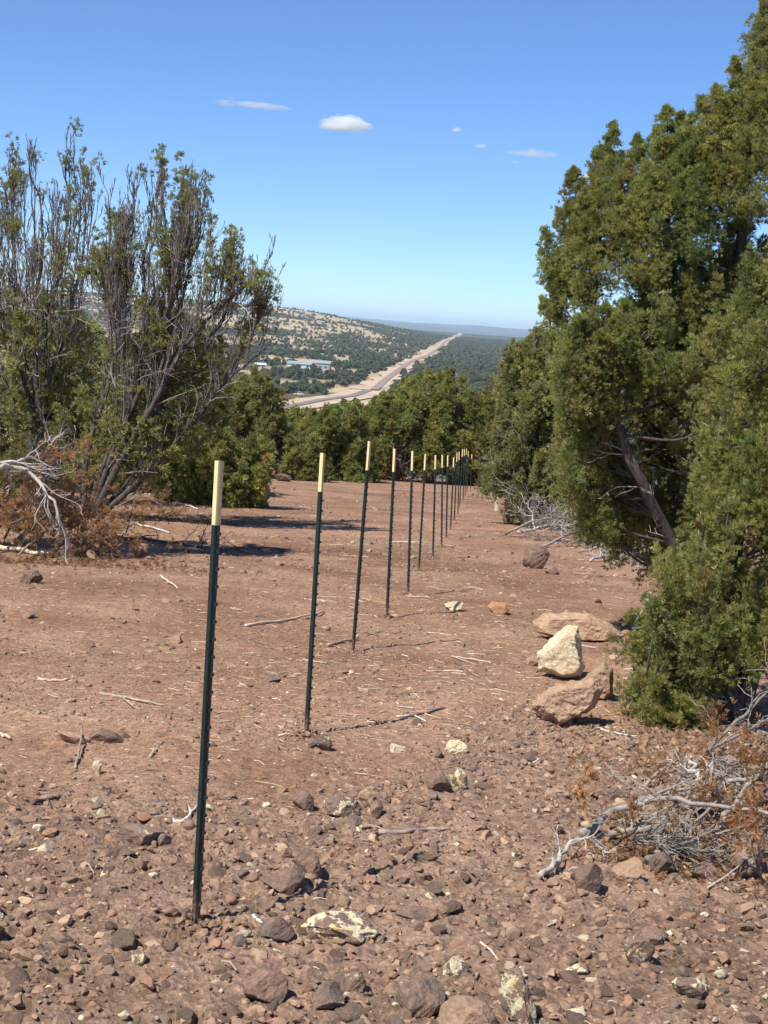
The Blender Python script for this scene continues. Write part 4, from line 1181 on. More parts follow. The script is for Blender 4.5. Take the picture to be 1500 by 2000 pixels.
E_POLY = [([(705, 810), (745, 765), (790, 738), (830, 714), (872, 716), (905, 722), (932, 748), (945, 800), (935, 865), (890, 885), (800, 885), (740, 865), (708, 850)], 130, 0, 1.7)]
E_STEMS = [([(838, 932), (836, 880), (834, 820), (832, 750)], [0, 0, 0, 0], .17), ([(845, 930), (870, 870), (885, 800), (890, 750)], [0, 0, .2, .2], .12), ([(832, 930), (800, 870), (775, 810), (765, 770)], [0, 0, .2, .3], .11)]
juniper('juniper_tree', 'round olive juniper with a dark trunk showing, in front of the pale valley track', (838, 932), E_STEMS, E_POLY, .125, SPRAY_MID, PAL_OLIVE, 105, 1.15, .27, 8, 24, r0=.16, dead=40, dead_len=(.5, 1.4))
juniper('juniper_tree', 'bright bushy juniper at the far edge of the clearing, behind the second and third posts', (655, 938), [([(655, 938), (655, 870), (650, 800)], [0, 0, 0], .12)],
        [([(565, 850), (600, 805), (640, 782), (690, 792), (725, 830), (735, 905), (715, 930), (600, 932), (565, 910)], 110, 0, 1.6)], .125, SPRAY_MID, PAL_GREEN + PAL_OLIVE[:2], 106, 1.15, .26, 8, 24, r0=.12)
juniper('juniper_tree', 'rounded dark green juniper rising in front of the valley houses', (500, 930), [([(500, 930), (500, 850), (495, 760)], [0, 0, 0], .13)],
        [([(430, 800), (455, 745), (490, 714), (540, 722), (556, 800), (572, 880), (562, 920), (450, 925), (425, 860)], 110, 0, 1.6)], .125, SPRAY_MID, PAL_GREEN + PAL_GREY, 107, 1.1, .26, 8, 24, r0=.12)
juniper('juniper_tree', 'low olive bush beside the half-bare juniper, reaching down to the shaded dirt', (425, 985), [([(425, 985), (420, 930), (410, 870)], [0, 0, 0], .06), ([(430, 985), (470, 920), (480, 880)], [0, 0, 0], .05), ([(420, 985), (370, 930), (340, 880)], [0, 0, 0], .05)],
        [([(300, 880), (350, 835), (440, 830), (520, 860), (545, 900), (500, 940), (430, 968), (330, 972), (290, 930)], 95, 0, 1.0)], .095, SPRAY_MID, PAL_OLIVE + PAL_GREEN, 108, .7, .18, 8, 30, r0=.06, dead=40, dead_len=(.3, .9), rust=.012)
for (bx, by, poly, n, lab, sd_, pal) in (
    (600, 940, [(545, 880), (560, 845), (600, 835), (625, 870), (630, 925), (560, 932)], 34, 'small round bush at the clearing edge between the dark green juniper and the bright one', 109, PAL_GREEN),
    (735, 936, [(700, 850), (725, 800), (760, 800), (785, 850), (780, 915), (715, 925)], 40, 'green bush between the bright bushy juniper and the grey dead shrub', 110, PAL_OLIVE + PAL_GREEN),
    (905, 934, [(870, 860), (900, 840), (935, 860), (945, 915), (880, 925)], 34, 'small dark green bush hidden behind the far posts', 111, PAL_GREEN)):
    juniper('juniper_bush', lab, (bx, by), [([(bx, by), (bx, by - 40), (bx, by - 80)], [0, 0, 0], .07)], [(poly, n, .4, 1.0)], .125, SPRAY_MID, pal, sd_, .9, .25, 8, 24, r0=.08)
# junipers just over the brow, only their tops in sight
for q, (bx, top, d, w, sd_) in enumerate(((600, 786, 84, 3.0, 121), (690, 775, 88, 2.6, 122), (760, 760, 90, 2.6, 123), (930, 770, 86, 2.6, 124), (450, 730, 80, 3.0, 125))):
    tp = P(bx, top, d); g0 = float(macro(tp[0], tp[1])); Hh = tp[2] - g0
    rng = np.random.default_rng(sd_); b = np.array([tp[0], tp[1], g0 - .1])
    t = empty('juniper_tree', b, ['bushy juniper just over the brow, above the bright bushy juniper', 'juniper top showing over the brow beside the pale track', 'juniper top showing behind the round olive juniper, by the pale track', 'juniper top showing behind the far posts, over the brow', 'juniper top between the half-bare tree and the dark green juniper'][q], 'tree', None)
    g = Geo(); tr = curve([b, b + [.1, 0, Hh * .5], tp - [0, 0, .5]], 10); g.tube(tr, np.linspace(.14, .03, len(tr)), 7); g.build('trunk', M_BARK, t, None, True)
    lob = []
    for _ in range(75):
        u = unit(rng.normal(size=3)) * rng.uniform() ** .33
        p = b + np.array([u[0] * w * .62, u[1] * w * .62, Hh * (.56 + .42 * u[2])]); lob.append((p - [0, 0, .8], p, .38))
    gl = Geo(); leaf_lobes(lob, 14, 6, .2, SPRAY_FAR, PAL_GREEN + PAL_OLIVE, rng, gl); gl.build('crown', M_FOL, t)

# ------------------------------------------------------------------ the half-bare junipers
TOPS = ([-160, 0, 150, 205, 300, 345, 400, 465, 540], [300, 290, 262, 330, 315, 345, 395, 475, 535])
def bare_juniper(label, base, stems, low_polys, seed, top_leaf, n_side=11, bunch=.07, broom=None):
    rng = np.random.default_rng(seed)
    b = hit(*base); d = dist_of(b); b[2] -= .06
    t = empty('juniper_tree', b, label, 'tree')
    g = Geo(); gt = Geo(); lines = []; ends = []
    stems = list(stems)
    for _ in range(broom[0] if broom else 0):
        bx, x0, x1 = broom[1:]
        tx = rng.uniform(x0, x1); ty = np.interp(tx, *TOPS) + 20 + 260 * rng.uniform() ** 1.2
        o = rng.uniform(-.9, .9); k = rng.uniform(.30, .5); y0 = rng.uniform(700, 840)
        stems.append(([(bx + (tx - bx) * k * .8, y0), (bx + (tx - bx) * (k + .3), y0 - 140), (bx + (tx - bx) * .96, (y0 - 140) * .4 + ty * .6), (tx, ty)], [o * .4, o * .7, o, o], .017, float(rng.choice([0, .05, .2, .35]))))
    for ctrl, offs, rr, leafy in stems:
        pts = [P(x, y, d + o) for (x, y), o in zip(ctrl, offs)]
        c = curve(pts, 24)
        c = c + np.stack([fbm(c[:, 2] * 1.8 + seed + q, c[:, 2] * 0 + q, 5, 2) - .375 for q in range(3)], -1) * .22 * np.linspace(.1, 1, len(c))[:, None]
        radii = np.linspace(rr * .74, .008, len(c)); radii[0] *= 1.3
        g.tube(c, radii, 8); lines.append(c)
        e = []
        side_branches(gt, c, radii, n_side, (.6, 1.4), rng, 2, e, (.2, .6), .75, .22, 1.0, .42, .06, .0055, None, 4, .62)
        ends += [(q, leafy) for q in e]
    g.build('trunk', M_BARK, t, None, True)
    o = gt.build('branches', M_GREYBARK, t, None, True); o['kind'] = 'stuff'
    gl = Geo(); lob = []
    zmid = P(0, 600, d)[2]
    for (p, dd, line), leafy in ends:
        px, py, _ = project(p)
        if rng.uniform() < leafy * (.26 if py > 520 else .17):
            l = rng.uniform(.10, .24)
            lob.append((p - dd * l * .4, p + (dd + [0, 0, .5]) * l * .6, rng.uniform(.05, .09)))
    leaf_lobes(lob, 26, 5, bunch, SPRAY_FINE, top_leaf, rng, gl, .1)
    lob = []
    allp = np.concatenate(lines)
    for poly, n, off, hf in low_polys: lob += lobes_in(poly, d + off, hf, n, .55, .22, rng, .1)
    if lob: leaf_lobes(lob, 20, 7, .085, SPRAY_MID, PAL_GREEN + PAL_GREY, rng, gl)
    gl.build('crown', M_FOL, t)
    # bleached dead twigs low on the stems
    gd = Geo(); e = []
    for c in lines: side_branches(gd, c, np.full(len(c), .014), 6, (.4, 1.1), rng, 1, e, (.5, 1.1), .05, .08, .6, .6, .13, .0035, (.40, .37, .34))
    gd.build('dead_branches', M_DEAD, t)['kind'] = 'stuff'
    return t

L1 = [([(172, 1012), (205, 900), (262, 790), (280, 650), (285, 500), (292, 390)], [0, -.1, -.1, 0, .1, .1], .075, .22),
      ([(180, 1012), (240, 890), (300, 790), (352, 690), (412, 620), (470, 570), (520, 530)], [0, -.3, -.5, -.6, -.6, -.6, -.6], .085, .0),
      ([(165, 1010), (168, 890), (215, 740), (232, 600), (212, 470), (205, 380)], [0, .1, .3, .4, .5, .5], .07, .16),
      ([(186, 1014), (255, 955), (330, 880), (400, 800), (440, 740), (480, 670)], [0, -.1, -.2, -.3, -.4, -.4], .075, .22),
      ([(188, 1012), (255, 930), (310, 830), (340, 690), (365, 560), (395, 440)], [0, .1, .1, .2, .2, .2], .075, .40),
      ([(176, 1012), (225, 870), (290, 720), (325, 560), (318, 450), (306, 350)], [0, -.2, -.3, -.3, -.3, -.3], .07, .55),
      ([(300, 790), (330, 640), (335, 540), (345, 430)], [-.4, -.3, -.2, -.1], .04, .5),
      ([(352, 690), (420, 650), (450, 590), (460, 500)], [-.6, -.5, -.5, -.5], .03, .5),
      ([(330, 880), (410, 780), (470, 720), (510, 690)], [-.2, -.4, -.5, -.5], .03, .1)]
L1_LOW = [([(180, 680), (260, 640), (350, 610), (440, 630), (445, 720), (420, 820), (330, 900), (240, 930), (150, 900), (150, 700)], 72, .5, 1.1)]
bare_juniper('half-bare juniper with splayed grey stems beside the rusty brush, leafy only at its tips', (178, 1012), L1, L1_LOW, 201, PAL_GREEN, 15, broom=(17, 230, 190, 500))
L2 = [([(85, 985), (80, 850), (68, 700), (74, 600), (78, 450), (60, 320)], [0, 0, 0, 0, .1, .1], .11, .30),
      ([(80, 850), (40, 720), (0, 580), (-30, 420), (-40, 300)], [0, -.1, -.2, -.2, -.2], .07, .3),
      ([(70, 650), (112, 560), (128, 410), (135, 300)], [0, .1, .2, .2], .06, .55),
      ([(72, 620), (30, 540), (20, 420), (22, 330)], [0, -.2, -.2, -.2], .05, .45),
      ([(78, 780), (132, 640), (158, 500), (160, 370)], [0, .2, .3, .3], .06, .45),
      ([(82, 850), (-20, 780), (-90, 650), (-120, 450)], [0, .3, .4, .4], .06, .4),
      ([(74, 700), (0, 640), (-70, 500), (-80, 330)], [0, .5, .6, .6], .05, .4)]
L2_LOW = [([(-160, 560), (0, 600), (140, 610), (190, 660), (190, 780), (150, 930), (0, 960), (-160, 950)], 80, .5, 1.3)]
bare_juniper('thick dark trunked juniper at the edge of the picture, behind the rusty brush pile', (85, 985), L2, L2_LOW, 202, PAL_GREEN + PAL_GREY, 13, broom=(14, 85, -110, 200))
# dark trees close behind the half-bare ones
for (bx, by, poly, n, lab, sd_) in ((330, 962, [(200, 690), (230, 630), (300, 590), (390, 610), (440, 700), (440, 880), (330, 930), (200, 900)], 110, 'dense dark green juniper close behind the half-bare one', 141),
                                    (60, 955, [(-120, 620), (0, 560), (130, 590), (220, 660), (200, 900), (0, 930), (-120, 920)], 90, 'dense dark juniper close behind the thick trunked one', 142)):
    juniper('juniper_tree', lab, (bx, by), [([(bx, by), (bx, by - 120), (bx, by - 240)], [0, 0, 0], .12)], [(poly, n, .6, 1.4)], .12, SPRAY_MID, PAL_GREY + PAL_GREEN, sd_, .8, .32, 7, 20, r0=.1, dead=20, dead_len=(.4, 1.2))

def shade_tree():
    rng = np.random.default_rng(143); x, y = -6.1, 14.6; b = np.array([x, y, float(gh(x, y)) - .05])
    t = empty('juniper_tree', b, 'tall juniper past the rusty brush, its shade falling across the dirt', 'tree')
    g = Geo(); c = curve([b, b + [.1, 0, 2.5], b + [.1, .2, 5], b + [.2, .2, 7.6]], 14); g.tube(c, np.linspace(.13, .02, len(c)), 8); g.build('trunk', M_BARK, t, None, True)
    lob = []
    for _ in range(75):
        u = unit(rng.normal(size=3)) * rng.uniform() ** .33
        p = b + np.array([.15 + u[0] * 1.15, .2 + u[1] * 1.0, 6.1 + 2.1 * u[2]]); lob.append((p - [0, 0, .6], p, .26))
    gl = Geo(); leaf_lobes(lob, 22, 7, .09, SPRAY_MID, PAL_GREEN + PAL_OLIVE, rng, gl); gl.build('crown', M_FOL, t)
shade_tree()

# ------------------------------------------------------------------ dead wood
def dead_shrub():
    rng = np.random.default_rng(301); b = hit_clear(775, 932)
    t = empty('dead_shrub', b, 'bare grey dead shrub in front of the round olive juniper', 'shrub')
    g = Geo(); e = []
    for k in range(11):
        a = rng.uniform(0, 6.28); d = unit([math.cos(a) * .7, math.sin(a) * .5, 1.0]); L = rng.uniform(1.1, 1.9)
        c = curve([b, b + d * L * .5 + rng.normal(size=3) * .08, b + d * L + rng.normal(size=3) * .15], 8)
        r = np.linspace(.028, .008, len(c)); g.tube(c, r, 5, (.36, .33, .31)); side_branches(g, c, r, 6, (.4, .8), rng, 1, e, (.4, 1), .2, .2, 1, .6, .16, .008, (.36, .33, .31))
    g.build('branches', M_DEAD, t)['kind'] = 'stuff'
    gl = Geo(); lob = []
    for _ in range(14):
        p = b + np.array([rng.uniform(-.9, .5), rng.uniform(-.6, 0), rng.uniform(.15, .5)]); lob.append((p - [0, 0, .25], p, .2))
    leaf_lobes(lob, 14, 6, .12, SPRAY_MID, [(.25, .13, .075), (.32, .18, .10)], rng, gl); gl.build('dead_foliage', M_FOL, t)
dead_shrub()

def bough(label, ctrl, heights, r0, seed, n_side, lens, col, rust_n=0, rust_spread=.3, name='cut_bough', lvl=1, tuft=.05, rmin=.0028, rust_pal=None, ang=(.35, .95), wob=.18, rust_k=.22, flat=1.0):
    """a cut juniper bough on the ground: control pixels lie on the ground, heights lift them"""
    rng = np.random.default_rng(seed)
    pts = []
    for (x, y), h in zip(ctrl, heights):
        p = hit(x, y); p[2] += h; pts.append(p)
    b = pts[0].copy()
    t = empty(name, b, label, 'branch')
    c = curve(pts, 16); c = c + rng.normal(size=c.shape) * r0 * .5
    g = Geo(); rad = np.linspace(r0, max(rmin, r0 * .3), len(c)); g.tube(c, rad, 8, col); g.build('limb', M_DEAD, t, None, True)
    g2 = Geo(); ends = []
    side_branches(g2, c, rad, n_side, lens, rng, lvl, ends, ang, .05, .12, 1.0, .5, wob, rmin, col, 4)
    for v in g2.v:
        q = gh(v[:, 0], v[:, 1]); v[:, 2] = np.maximum(q + (v[:, 2] - q) * flat, q + .004)
    if n_side: g2.build('twigs', M_DEAD, t)['kind'] = 'stuff'
    if rust_n:
        gl = Geo(); lob = []
        for k in range(int(rust_n * rust_k)):
            e = ends[rng.integers(len(ends))] if ends else (c[-1], np.array([0, 0, 1.]), c)
            p = e[0] + rng.normal(size=3) * rust_spread * [.5, .4, .12]; p[2] = max(p[2], float(gh(p[0], p[1])) + .01)
            d = unit(e[1] + rng.normal(size=3) * .5); lob.append((p - d * tuft * 1.6, p + d * tuft * 1.6, tuft * 1.3))
        leaf_lobes(lob, 26 * .05 / tuft, 4, tuft * .8, SPRAY_FINE, rust_pal or PAL_RUST, rng, gl, .05)
        for v in gl.v: v[:, 2] = np.maximum(v[:, 2], gh(v[:, 0], v[:, 1]) + .003)
        gl.build('dead_foliage', M_FOL, t)
    return t
WHITE = (.34, .30, .26); GREY = (.235, .205, .175); DARKW = (.13, .105, .09)
# pile by the bushy green juniper
bough('thick bleached branch, its pale butt end pointing at the posts, in the brush pile', [(1137, 1640), (1210, 1618), (1290, 1640), (1400, 1690), (1530, 1740)], [.02, .09,   .17, .24, .28], .017, 401, 12, (.15, .4), WHITE, 24, .25, flat=.55)
bough('second bleached branch lying level beneath the thick bleached one', [(1190, 1640), (1260, 1650), (1335, 1652), (1420, 1665)], [.04, .06, .05, .06], .017, 402, 10, (.12, .35), WHITE, 30, .22, flat=.55)
bough('short white broken limb sticking up steeply at the back of the brush pile', [(1380, 1590), (1360, 1570), (1335, 1545)], [.05, .12, .17], .024, 403, 4, (.1, .25), (.50, .45, .38))
bough('long dark branch slanting up from the brush pile towards the bushy green juniper', [(1330, 1520), (1400, 1500), (1470, 1480), (1560, 1450)], [.02, .16, .32, .46], .014, 404, 12, (.15, .4), GREY, 12, .15)
bough('tangled grey bough with rusty needles at the core of the brush pile', [(1330, 1600), (1400, 1590), (1480, 1600), (1580, 1600)], [.05, .14, .20, .22], .015, 405, 26, (.2, .55), WHITE, 60, .35, lvl=2, flat=.55)
bough('tangled pale bough nearest the edge of the picture, on top of the brush pile', [(1400, 1650), (1460, 1610), (1520, 1590), (1600, 1570)], [.08, .20, .27, .30], .013, 406, 26, (.2, .55), WHITE, 40, .30, lvl=2, flat=.55)
bough('rusty needled bough at the front of the brush pile, over the stones', [(1260, 1690), (1340, 1680), (1430, 1690), (1530, 1690)], [.02, .05, .08, .10], .011, 407, 20, (.12, .4), GREY, 90, .30, lvl=2, flat=.55)
bough('thin bough with a few rusty sprigs at the far side of the brush pile', [(1255, 1545), (1300, 1530), (1370, 1545), (1440, 1560)], [.02, .08, .1, .1], .010, 408, 16, (.12, .4), (.34, .27, .22), 6, .2, flat=.55)
bough('thin twiggy bough lying under the bushy green juniper', [(1370, 1480), (1440, 1470), (1520, 1440), (1600, 1420)], [.03, .1, .14, .16], .011, 409, 18, (.15, .5), WHITE, 14, .3)
bough('small white forked branch alone on the gravel, its twigs pointing up', [(1055, 1722), (1095, 1695), (1135, 1672), (1200, 1680)], [.02, .05, .07, .02], .0115, 410, 9, (.06, .17), (.46, .42, .36), name='dead_branch', rmin=.0022)
_rb = np.random.default_rng(61)
for q, (x0, y0, x1, y1, lab) in enumerate(((1240, 1575, 1480, 1530, 'thin pale bough laid across the back of the brush pile'), (1300, 1560, 1540, 1600, 'thin grey bough laid level through the middle of the brush pile'), (1250, 1620, 1500, 1560, 'thin pale bough slanting through the brush pile from its front'),
                                     (1330, 1640, 1560, 1530, 'thin grey bough slanting steeply across the brush pile'), (1280, 1680, 1540, 1650, 'thin pale bough along the foot of the brush pile'), (1380, 1520, 1560, 1560, 'thin dark bough behind the short broken limb'), (1200, 1660, 1330, 1690, 'small spray of twigs at the foot of the level bleached branch'))):
    h = _rb.uniform(.03, .12)
    bough(lab, [(x0, y0), ((2 * x0 + x1) / 3, (2 * y0 + y1) / 3), ((x0 + 2 * x1) / 3, (y0 + 2 * y1) / 3), (x1, y1)], [.02, h, h * 1.4, h * 1.2], .008, 461 + q, 30, (.12, .45), [WHITE, GREY, WHITE, GREY, WHITE, DARKW, GREY][q], 30, .25, lvl=1, flat=.5, rust_k=.3, wob=.1, tuft=.034)
# pile beside the half-bare juniper
bough('arched white bough drooping over the rusty brush', [(-60, 1092), (20, 1092), (70, 1094), (110, 1096), (145, 1098)], [.92, 1.02, .88, .55, .10], .030, 421, 16, (.35, .8), (.52, .48, .43), 0, ang=(.15, .5))
bough('second white bough reaching up out of the rusty brush', [(-40, 1088), (40, 1088), (80, 1088), (118, 1086)], [1.0, 1.08, 1.2, 1.45], .026, 422, 12, (.3, .8), (.52, .48, .43), 30, .35, tuft=.085)
for q, (cx, cy, hh, sd_, nn, lab) in enumerate(((20, 1075, .5, 431, 120, 'big rusty dead bough at the edge of the picture'), (95, 1082, .35, 432, 110, 'rusty dead bough lying in front of the arched white bough'), (60, 1060, .7, 433, 120, 'heap of rusty needles under the arched white bough'),
                                            (150, 1085, .2, 434, 70, 'low rusty bough near the square grey block of stone'), (85, 1030, 1.1, 435, 60, 'rusty sprays leaning up against the thick trunked juniper'), (250, 1000, .25, 436, 60, 'rusty dead bough behind the splayed stems of the half-bare juniper'), (-40, 1070, .6, 437, 90, 'rusty dead bough half out of the picture'))):
    bough(lab, [(cx - 60, cy + 6), (cx - 10, cy), (cx + 35, cy), (cx + 70, cy + 6)], [.03, hh * .7, hh, hh * .6], .016, sd_, 16, (.3, .75), (.30, .20, .14), nn, .5, lvl=2, tuft=.06, rmin=.003, rust_k=.5)
bough('grey bough lying along the shade beneath the half-bare juniper', [(180, 1062), (260, 1058), (330, 1066), (420, 1076)], [.03, .06, .05, .02], .028, 441, 16, (.3, .8), DARKW, 10, .5, tuft=.07)
bough('dark rotted bough in the shade beside the first post', [(330, 1080), (400, 1082), (480, 1078), (560, 1076)], [.03, .05, .05, .02], .025, 442, 16, (.2, .6), DARKW)
bough('dead boughs stacked beneath the leaning stem, the longest one pale', [(1010, 1050), (1080, 1048), (1160, 1052), (1240, 1060)], [.1, .2, .15, .08], .03, 451, 22, (.5, 1.4), (.46, .43, .39), 8, .5, lvl=2, tuft=.09, rmin=.005)
bough('dark brush heap at the foot of the dull grey green juniper', [(1090, 1040), (1140, 1030), (1190, 1040), (1230, 1050)], [.2, .5, .5, .2], .03, 452, 26, (.5, 1.3), (.22, .18, .15), 20, .6, lvl=2, tuft=.09, rmin=.005, rust_pal=[(.12, .07, .05), (.16, .09, .06)])
bough('pale brush spilling towards the bushy green juniper from under the leaning stem', [(1150, 1098), (1200, 1092), (1260, 1085), (1320, 1080)], [.03, .08, .12, .12], .02, 453, 24, (.4, 1.1), (.46, .42, .37), 0, lvl=2, rmin=.0045)
_rb = np.random.default_rng(66)
for q, (x0, y0, x1, y1, lab) in enumerate(((985, 1046, 1150, 1062, 'long pale bough at the front of the dark brush heap under the leaning stem'), (1060, 1070, 1250, 1058, 'pale bough laid across the brush under the leaning stem'), (1100, 1040, 1300, 1078, 'grey bough slanting across the brush under the leaning stem'),
                                     (1020, 1026, 1180, 1020, 'grey tangle of twigs against the trunk of the dull grey green juniper'), (1130, 1082, 1300, 1100, 'thin pale bough on the dirt just before the leaning stem'), (1180, 1050, 1330, 1040, 'brown bough at the back of the brush under the leaning stem'))):
    h = _rb.uniform(.1, .45)
    bough(lab, [(x0, y0), ((2 * x0 + x1) / 3, (2 * y0 + y1) / 3), ((x0 + 2 * x1) / 3, (y0 + 2 * y1) / 3), (x1, y1)], [.03, h * .7, h, h * .6], .022, 481 + q, 26, (.5, 1.3), [WHITE, WHITE, GREY, GREY, WHITE, DARKW][q], 8, .5, lvl=2, flat=.7, wob=.12, tuft=.07, rmin=.0055)
def stump():
    rng = np.random.default_rng(9); b = hit(972, 998); t = empty('broken_stump', b, 'pale yellowish split stump at the edge of the dull grey green juniper', 'stump')
    g = Geo(); c = np.array([b - [0, 0, .1], b + [-.03, 0, .2], b + [-.04, 0, .42]]); g.tube(c, [.08, .065, .03], 8, (.58, .50, .33)); g.build('wood', M_DEAD, t)
stump()

# ------------------------------------------------------------------ single sticks, chips and a split log; then the litter nobody could count
def stick(label, ctrl, r, col=(.52, .43, .32), fork=None, name='stick', hts=None, flat=1.0):
    pts = []
    for i, (x, y) in enumerate(ctrl):
        p = hit(x, y); p[2] += r * .9 + (hts[i] if hts else 0); pts.append(p)
    c = curve(pts, 10); rng = np.random.default_rng(int(ctrl[0][0] * 7 + ctrl[0][1]))
    c = c + rng.normal(size=c.shape) * r * .25
    g = Geo(); g.tube(c, np.linspace(r, r * .55, len(c)), 7, col)
    for f in fork or []:
        q = [hit(*k) + [0, 0, r * .7] for k in f]; q[0] = c[np.argmin(np.linalg.norm(c - q[0], axis=1))]
        k = curve(q, 6); g.tube(k, np.linspace(r * .6, r * .3, len(k)), 5, col)
    o = g.build(name, M_DEAD, None, c.mean(0), True)
    tag(o, label, 'stick' if name == 'stick' else name.replace('_', ' '))
stick('long forked tan stick on dirt, below the thin pale sticks, beside the first post', [(195, 1357), (250, 1366), (322, 1380)], .010, (.42, .33, .25), [[(240, 1365), (262, 1384)]])
stick('pale straight stick lying on red dirt near the picture edge', [(75, 1330), (110, 1332), (136, 1329)], .011, (.62, .47, .31))
stick('long pale stick passing behind the second post', [(480, 1224), (560, 1213), (634, 1197)], .013, (.60, .50, .38))
stick('thick short stick just behind the second post, near the foot of the third', [(638, 1262), (668, 1256), (700, 1250)], .013, (.40, .31, .24))
stick('upright-looking brown stick beside the half-buried slabs', [(148, 1502), (154, 1475), (160, 1442)], .007, (.34, .26, .2), hts=[0, .02, .06])
stick('crossed thin sticks on the dirt, halfway between the slabs and the first post', [(292, 1480), (306, 1464), (318, 1450)], .006, (.5, .4, .3), [[(305, 1466), (360, 1456)]])
stick('white forked twig right behind the first post', [(330, 1603), (358, 1607), (384, 1578)], .009, (.74, .68, .60), [[(356, 1606), (372, 1612)], [(368, 1592), (366, 1572)]])
stick('curved grey brown branch lying on gravel below the lichen-topped rock', [(738, 1628), (790, 1630), (830, 1624), (880, 1622)], .011, (.36, .29, .25), [[(745, 1628), (690, 1640)]])
stick('short broken stick next to the curved grey brown branch', [(704, 1620), (726, 1617), (746, 1613)], .008, (.42, .34, .28))
stick('bent white twig above the dark post shadow', [(775, 1401), (808, 1400), (832, 1410)], .006, (.68, .6, .5))
stick('pair of pale sticks lying beside the shadow of the third post', [(880, 1284), (910, 1287), (960, 1296)], .008, (.58, .47, .35), [[(885, 1285), (930, 1300)]])
stick('pale yellowish split log at the edge of the rusty brush', [(-20, 1072), (30, 1078), (95, 1087)], .036, (.72, .62, .42), name='split_log')
stick('thick sloping log lying on the rusty brush', [(30, 1075), (70, 1060), (100, 1040)], .035, (.36, .30, .25), hts=[.05, .2, .32], name='log')
stick('pale chip of wood on dirt, down the slope from the square grey block', [(312, 1126), (330, 1138), (346, 1150)], .013, (.62, .52, .39), name='wood_chip')
stick('white split stick at the rim of the shade beneath the half-bare juniper', [(262, 1024), (292, 1032), (330, 1042)], .022, (.66, .58, .47))
stick('pale stick lying by the low olive bush', [(338, 984), (362, 988), (386, 995)], .022, (.66, .58, .47))
stick('thin white stick pointing at the grey boulder in front of the brush pile', [(1375, 1742), (1420, 1722), (1460, 1700)], .005, (.6, .52, .42), hts=[0, .02, .05])
stick('white split branch resting behind the long low tan boulder', [(1215, 1238), (1240, 1242), (1262, 1241)], .014, (.66, .6, .52), [[(1218, 1238), (1255, 1234)]])
stick('pale bent branch on dirt below the split brown boulder', [(1165, 1424), (1200, 1434), (1245, 1440)], .008, (.60, .54, .46))
stick('small whitish twig on dirt between the posts and the split brown boulder', [(1020, 1488), (1036, 1494), (1058, 1484)], .007, (.68, .62, .54), [[(1036, 1494), (1050, 1500)]])
stick('short white splinter below the first post, on the gravel', [(494, 1790), (502, 1798), (512, 1806)], .006, (.7, .64, .56))
stick('dark weathered root piece on the red dirt near the edge of the picture', [(62, 1572), (90, 1566), (116, 1560)], .010, (.14, .10, .08), [[(90, 1566), (100, 1580)]])
stick('brown stick among thin chips beside the picture edge, level with the second post foot', [(-10, 1436), (5, 1440), (20, 1446)], .013, (.55, .42, .3))

def needle_duff():
    rng = np.random.default_rng(58); g = Geo()
    for (px, py, sx, sy, N) in ((1330, 1470, .35, .5, 900), (1420, 1700, .30, .16, 800), (1330, 1690, .2, .1, 300), (110, 1100, .8, .3, 500), (280, 1010, .8, .6, 500)):
        c = hit(px, py); x = c[0] + rng.normal(size=N) * sx; y = c[1] + rng.normal(size=N) * sy; k = 1.0 if py > 1200 else 2.4
        pos = np.stack([x, y, gh(x, y) + .004], -1); d = unit(np.stack([rng.normal(size=N), rng.normal(size=N), np.abs(rng.normal(size=N)) * .35], -1))
        col = np.array(PAL_RUST)[rng.integers(0, 4, N)] * rng.uniform(.6, 1.15, (N, 1))
        stamp(g, SPRAY_FINE[:4], pos, basis(d, rng), rng.uniform(.012, .03, N) * k, col, rng)
    tag(g.build('needle_litter', M_FOL), kind='stuff')
needle_duff()

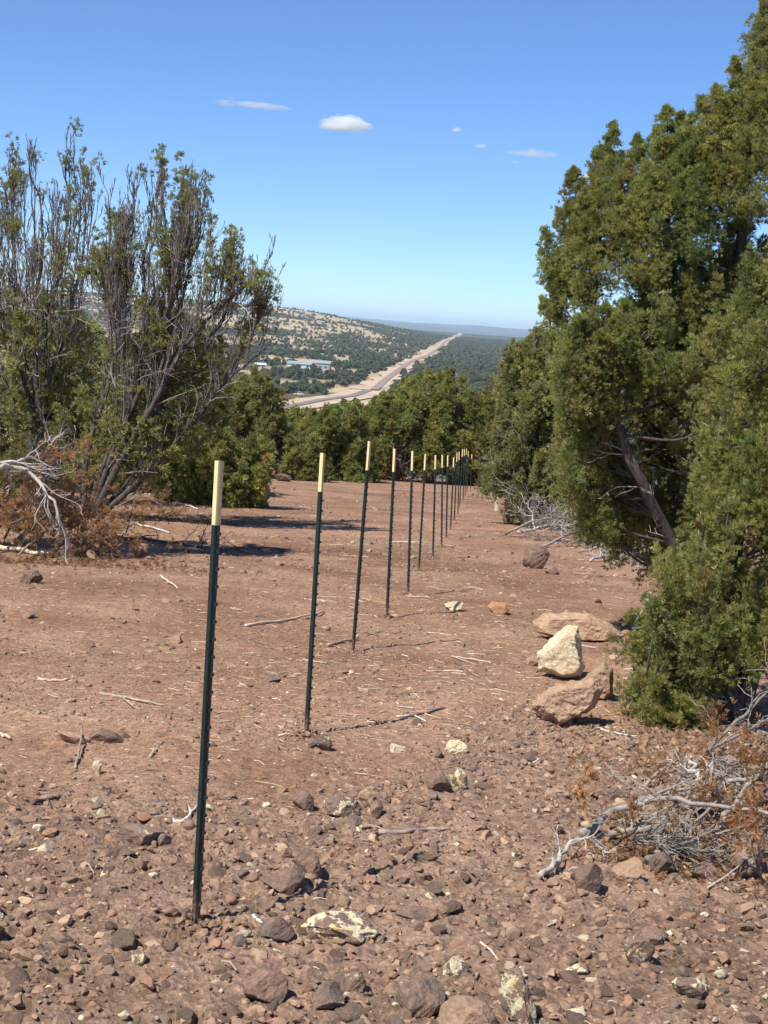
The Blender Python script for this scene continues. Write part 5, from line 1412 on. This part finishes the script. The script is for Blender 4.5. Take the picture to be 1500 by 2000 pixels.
def litter():
    rng = np.random.default_rng(55); g = Geo()
    def lay(N, y0, y1, l0, l1, w0, w1, pwr=1.6, left=.5):
        y = y0 * (y1 / y0) ** (rng.uniform(size=N) ** .9); x = rng.uniform(-.36, .36, N) * (y + .8)
        keep = (rng.uniform(size=N) < .35 + .65 * (1 - rocky(x, y))) & (rng.uniform(size=N) < .25 + 1.2 * smooth(.34, .6, fbm(x * .6, y * .35, 77, 3)))
        x, y = x[keep], y[keep]; n = len(x)
        L = l0 + (l1 - l0) * rng.uniform(size=n) ** pwr; W = rng.uniform(w0, w1, n)
        a = rng.uniform(0, 6.283, n); cs, sn = np.cos(a), np.sin(a)
        pv = np.array([[-1, -1, 0], [0, -1.0, .5], [1, -.7, 0], [1, .7, 0], [0, 1.0, .5], [-1, 1, 0], [-1, 0, 1.2], [0, 0, 1.8], [1, 0, 1.0]], float)
        pf = np.array([[0, 1, 7, 6], [1, 2, 8, 7], [6, 7, 4, 5], [7, 8, 3, 4]])
        v = pv[None] * np.stack([L / 2, W / 2, W * .5], -1)[:, None, :]
        v[:, [1, 4, 7], 1] += (rng.normal(size=n) * L * .07)[:, None]
        X = v[..., 0] * cs[:, None] - v[..., 1] * sn[:, None] + x[:, None]; Y = v[..., 0] * sn[:, None] + v[..., 1] * cs[:, None] + y[:, None]
        ze = np.stack([gh(x + cs * L / 2 * k, y + sn * L / 2 * k) for k in (-1, 0, 1)], 1)
        zz = np.stack([ze[:, k] for k in (0, 1, 2, 2, 1, 0, 0, 1, 2)], 1)
        Z = v[..., 2] + zz + (W * .25)[:, None] + rng.uniform(0, .004, (n, 1))
        pal = np.array([[.50, .38, .26], [.60, .48, .34], [.40, .29, .20], [.30, .21, .15], [.66, .57, .45]])
        c = pal[rng.choice(5, n, p=[.28, .14, .28, .25, .05])] * rng.uniform(.65, 1.15, (n, 1))
        g.add(np.stack([X, Y, Z], -1).reshape(-1, 3), (pf[None] + (np.arange(n) * 9)[:, None, None]).reshape(-1, 4), np.repeat(c, 9, 0))
    lay(5200, 3.2, 14, .010, .05, .0022, .0045)
    lay(700, 3.4, 14, .05, .16, .004, .008)
    lay(13000, 7, 34, .015, .09, .003, .008)
    lay(750, 9, 45, .10, .40, .006, .014, 2.6)
    tag(g.build('twig_litter', M_DEAD), kind='stuff')
litter()
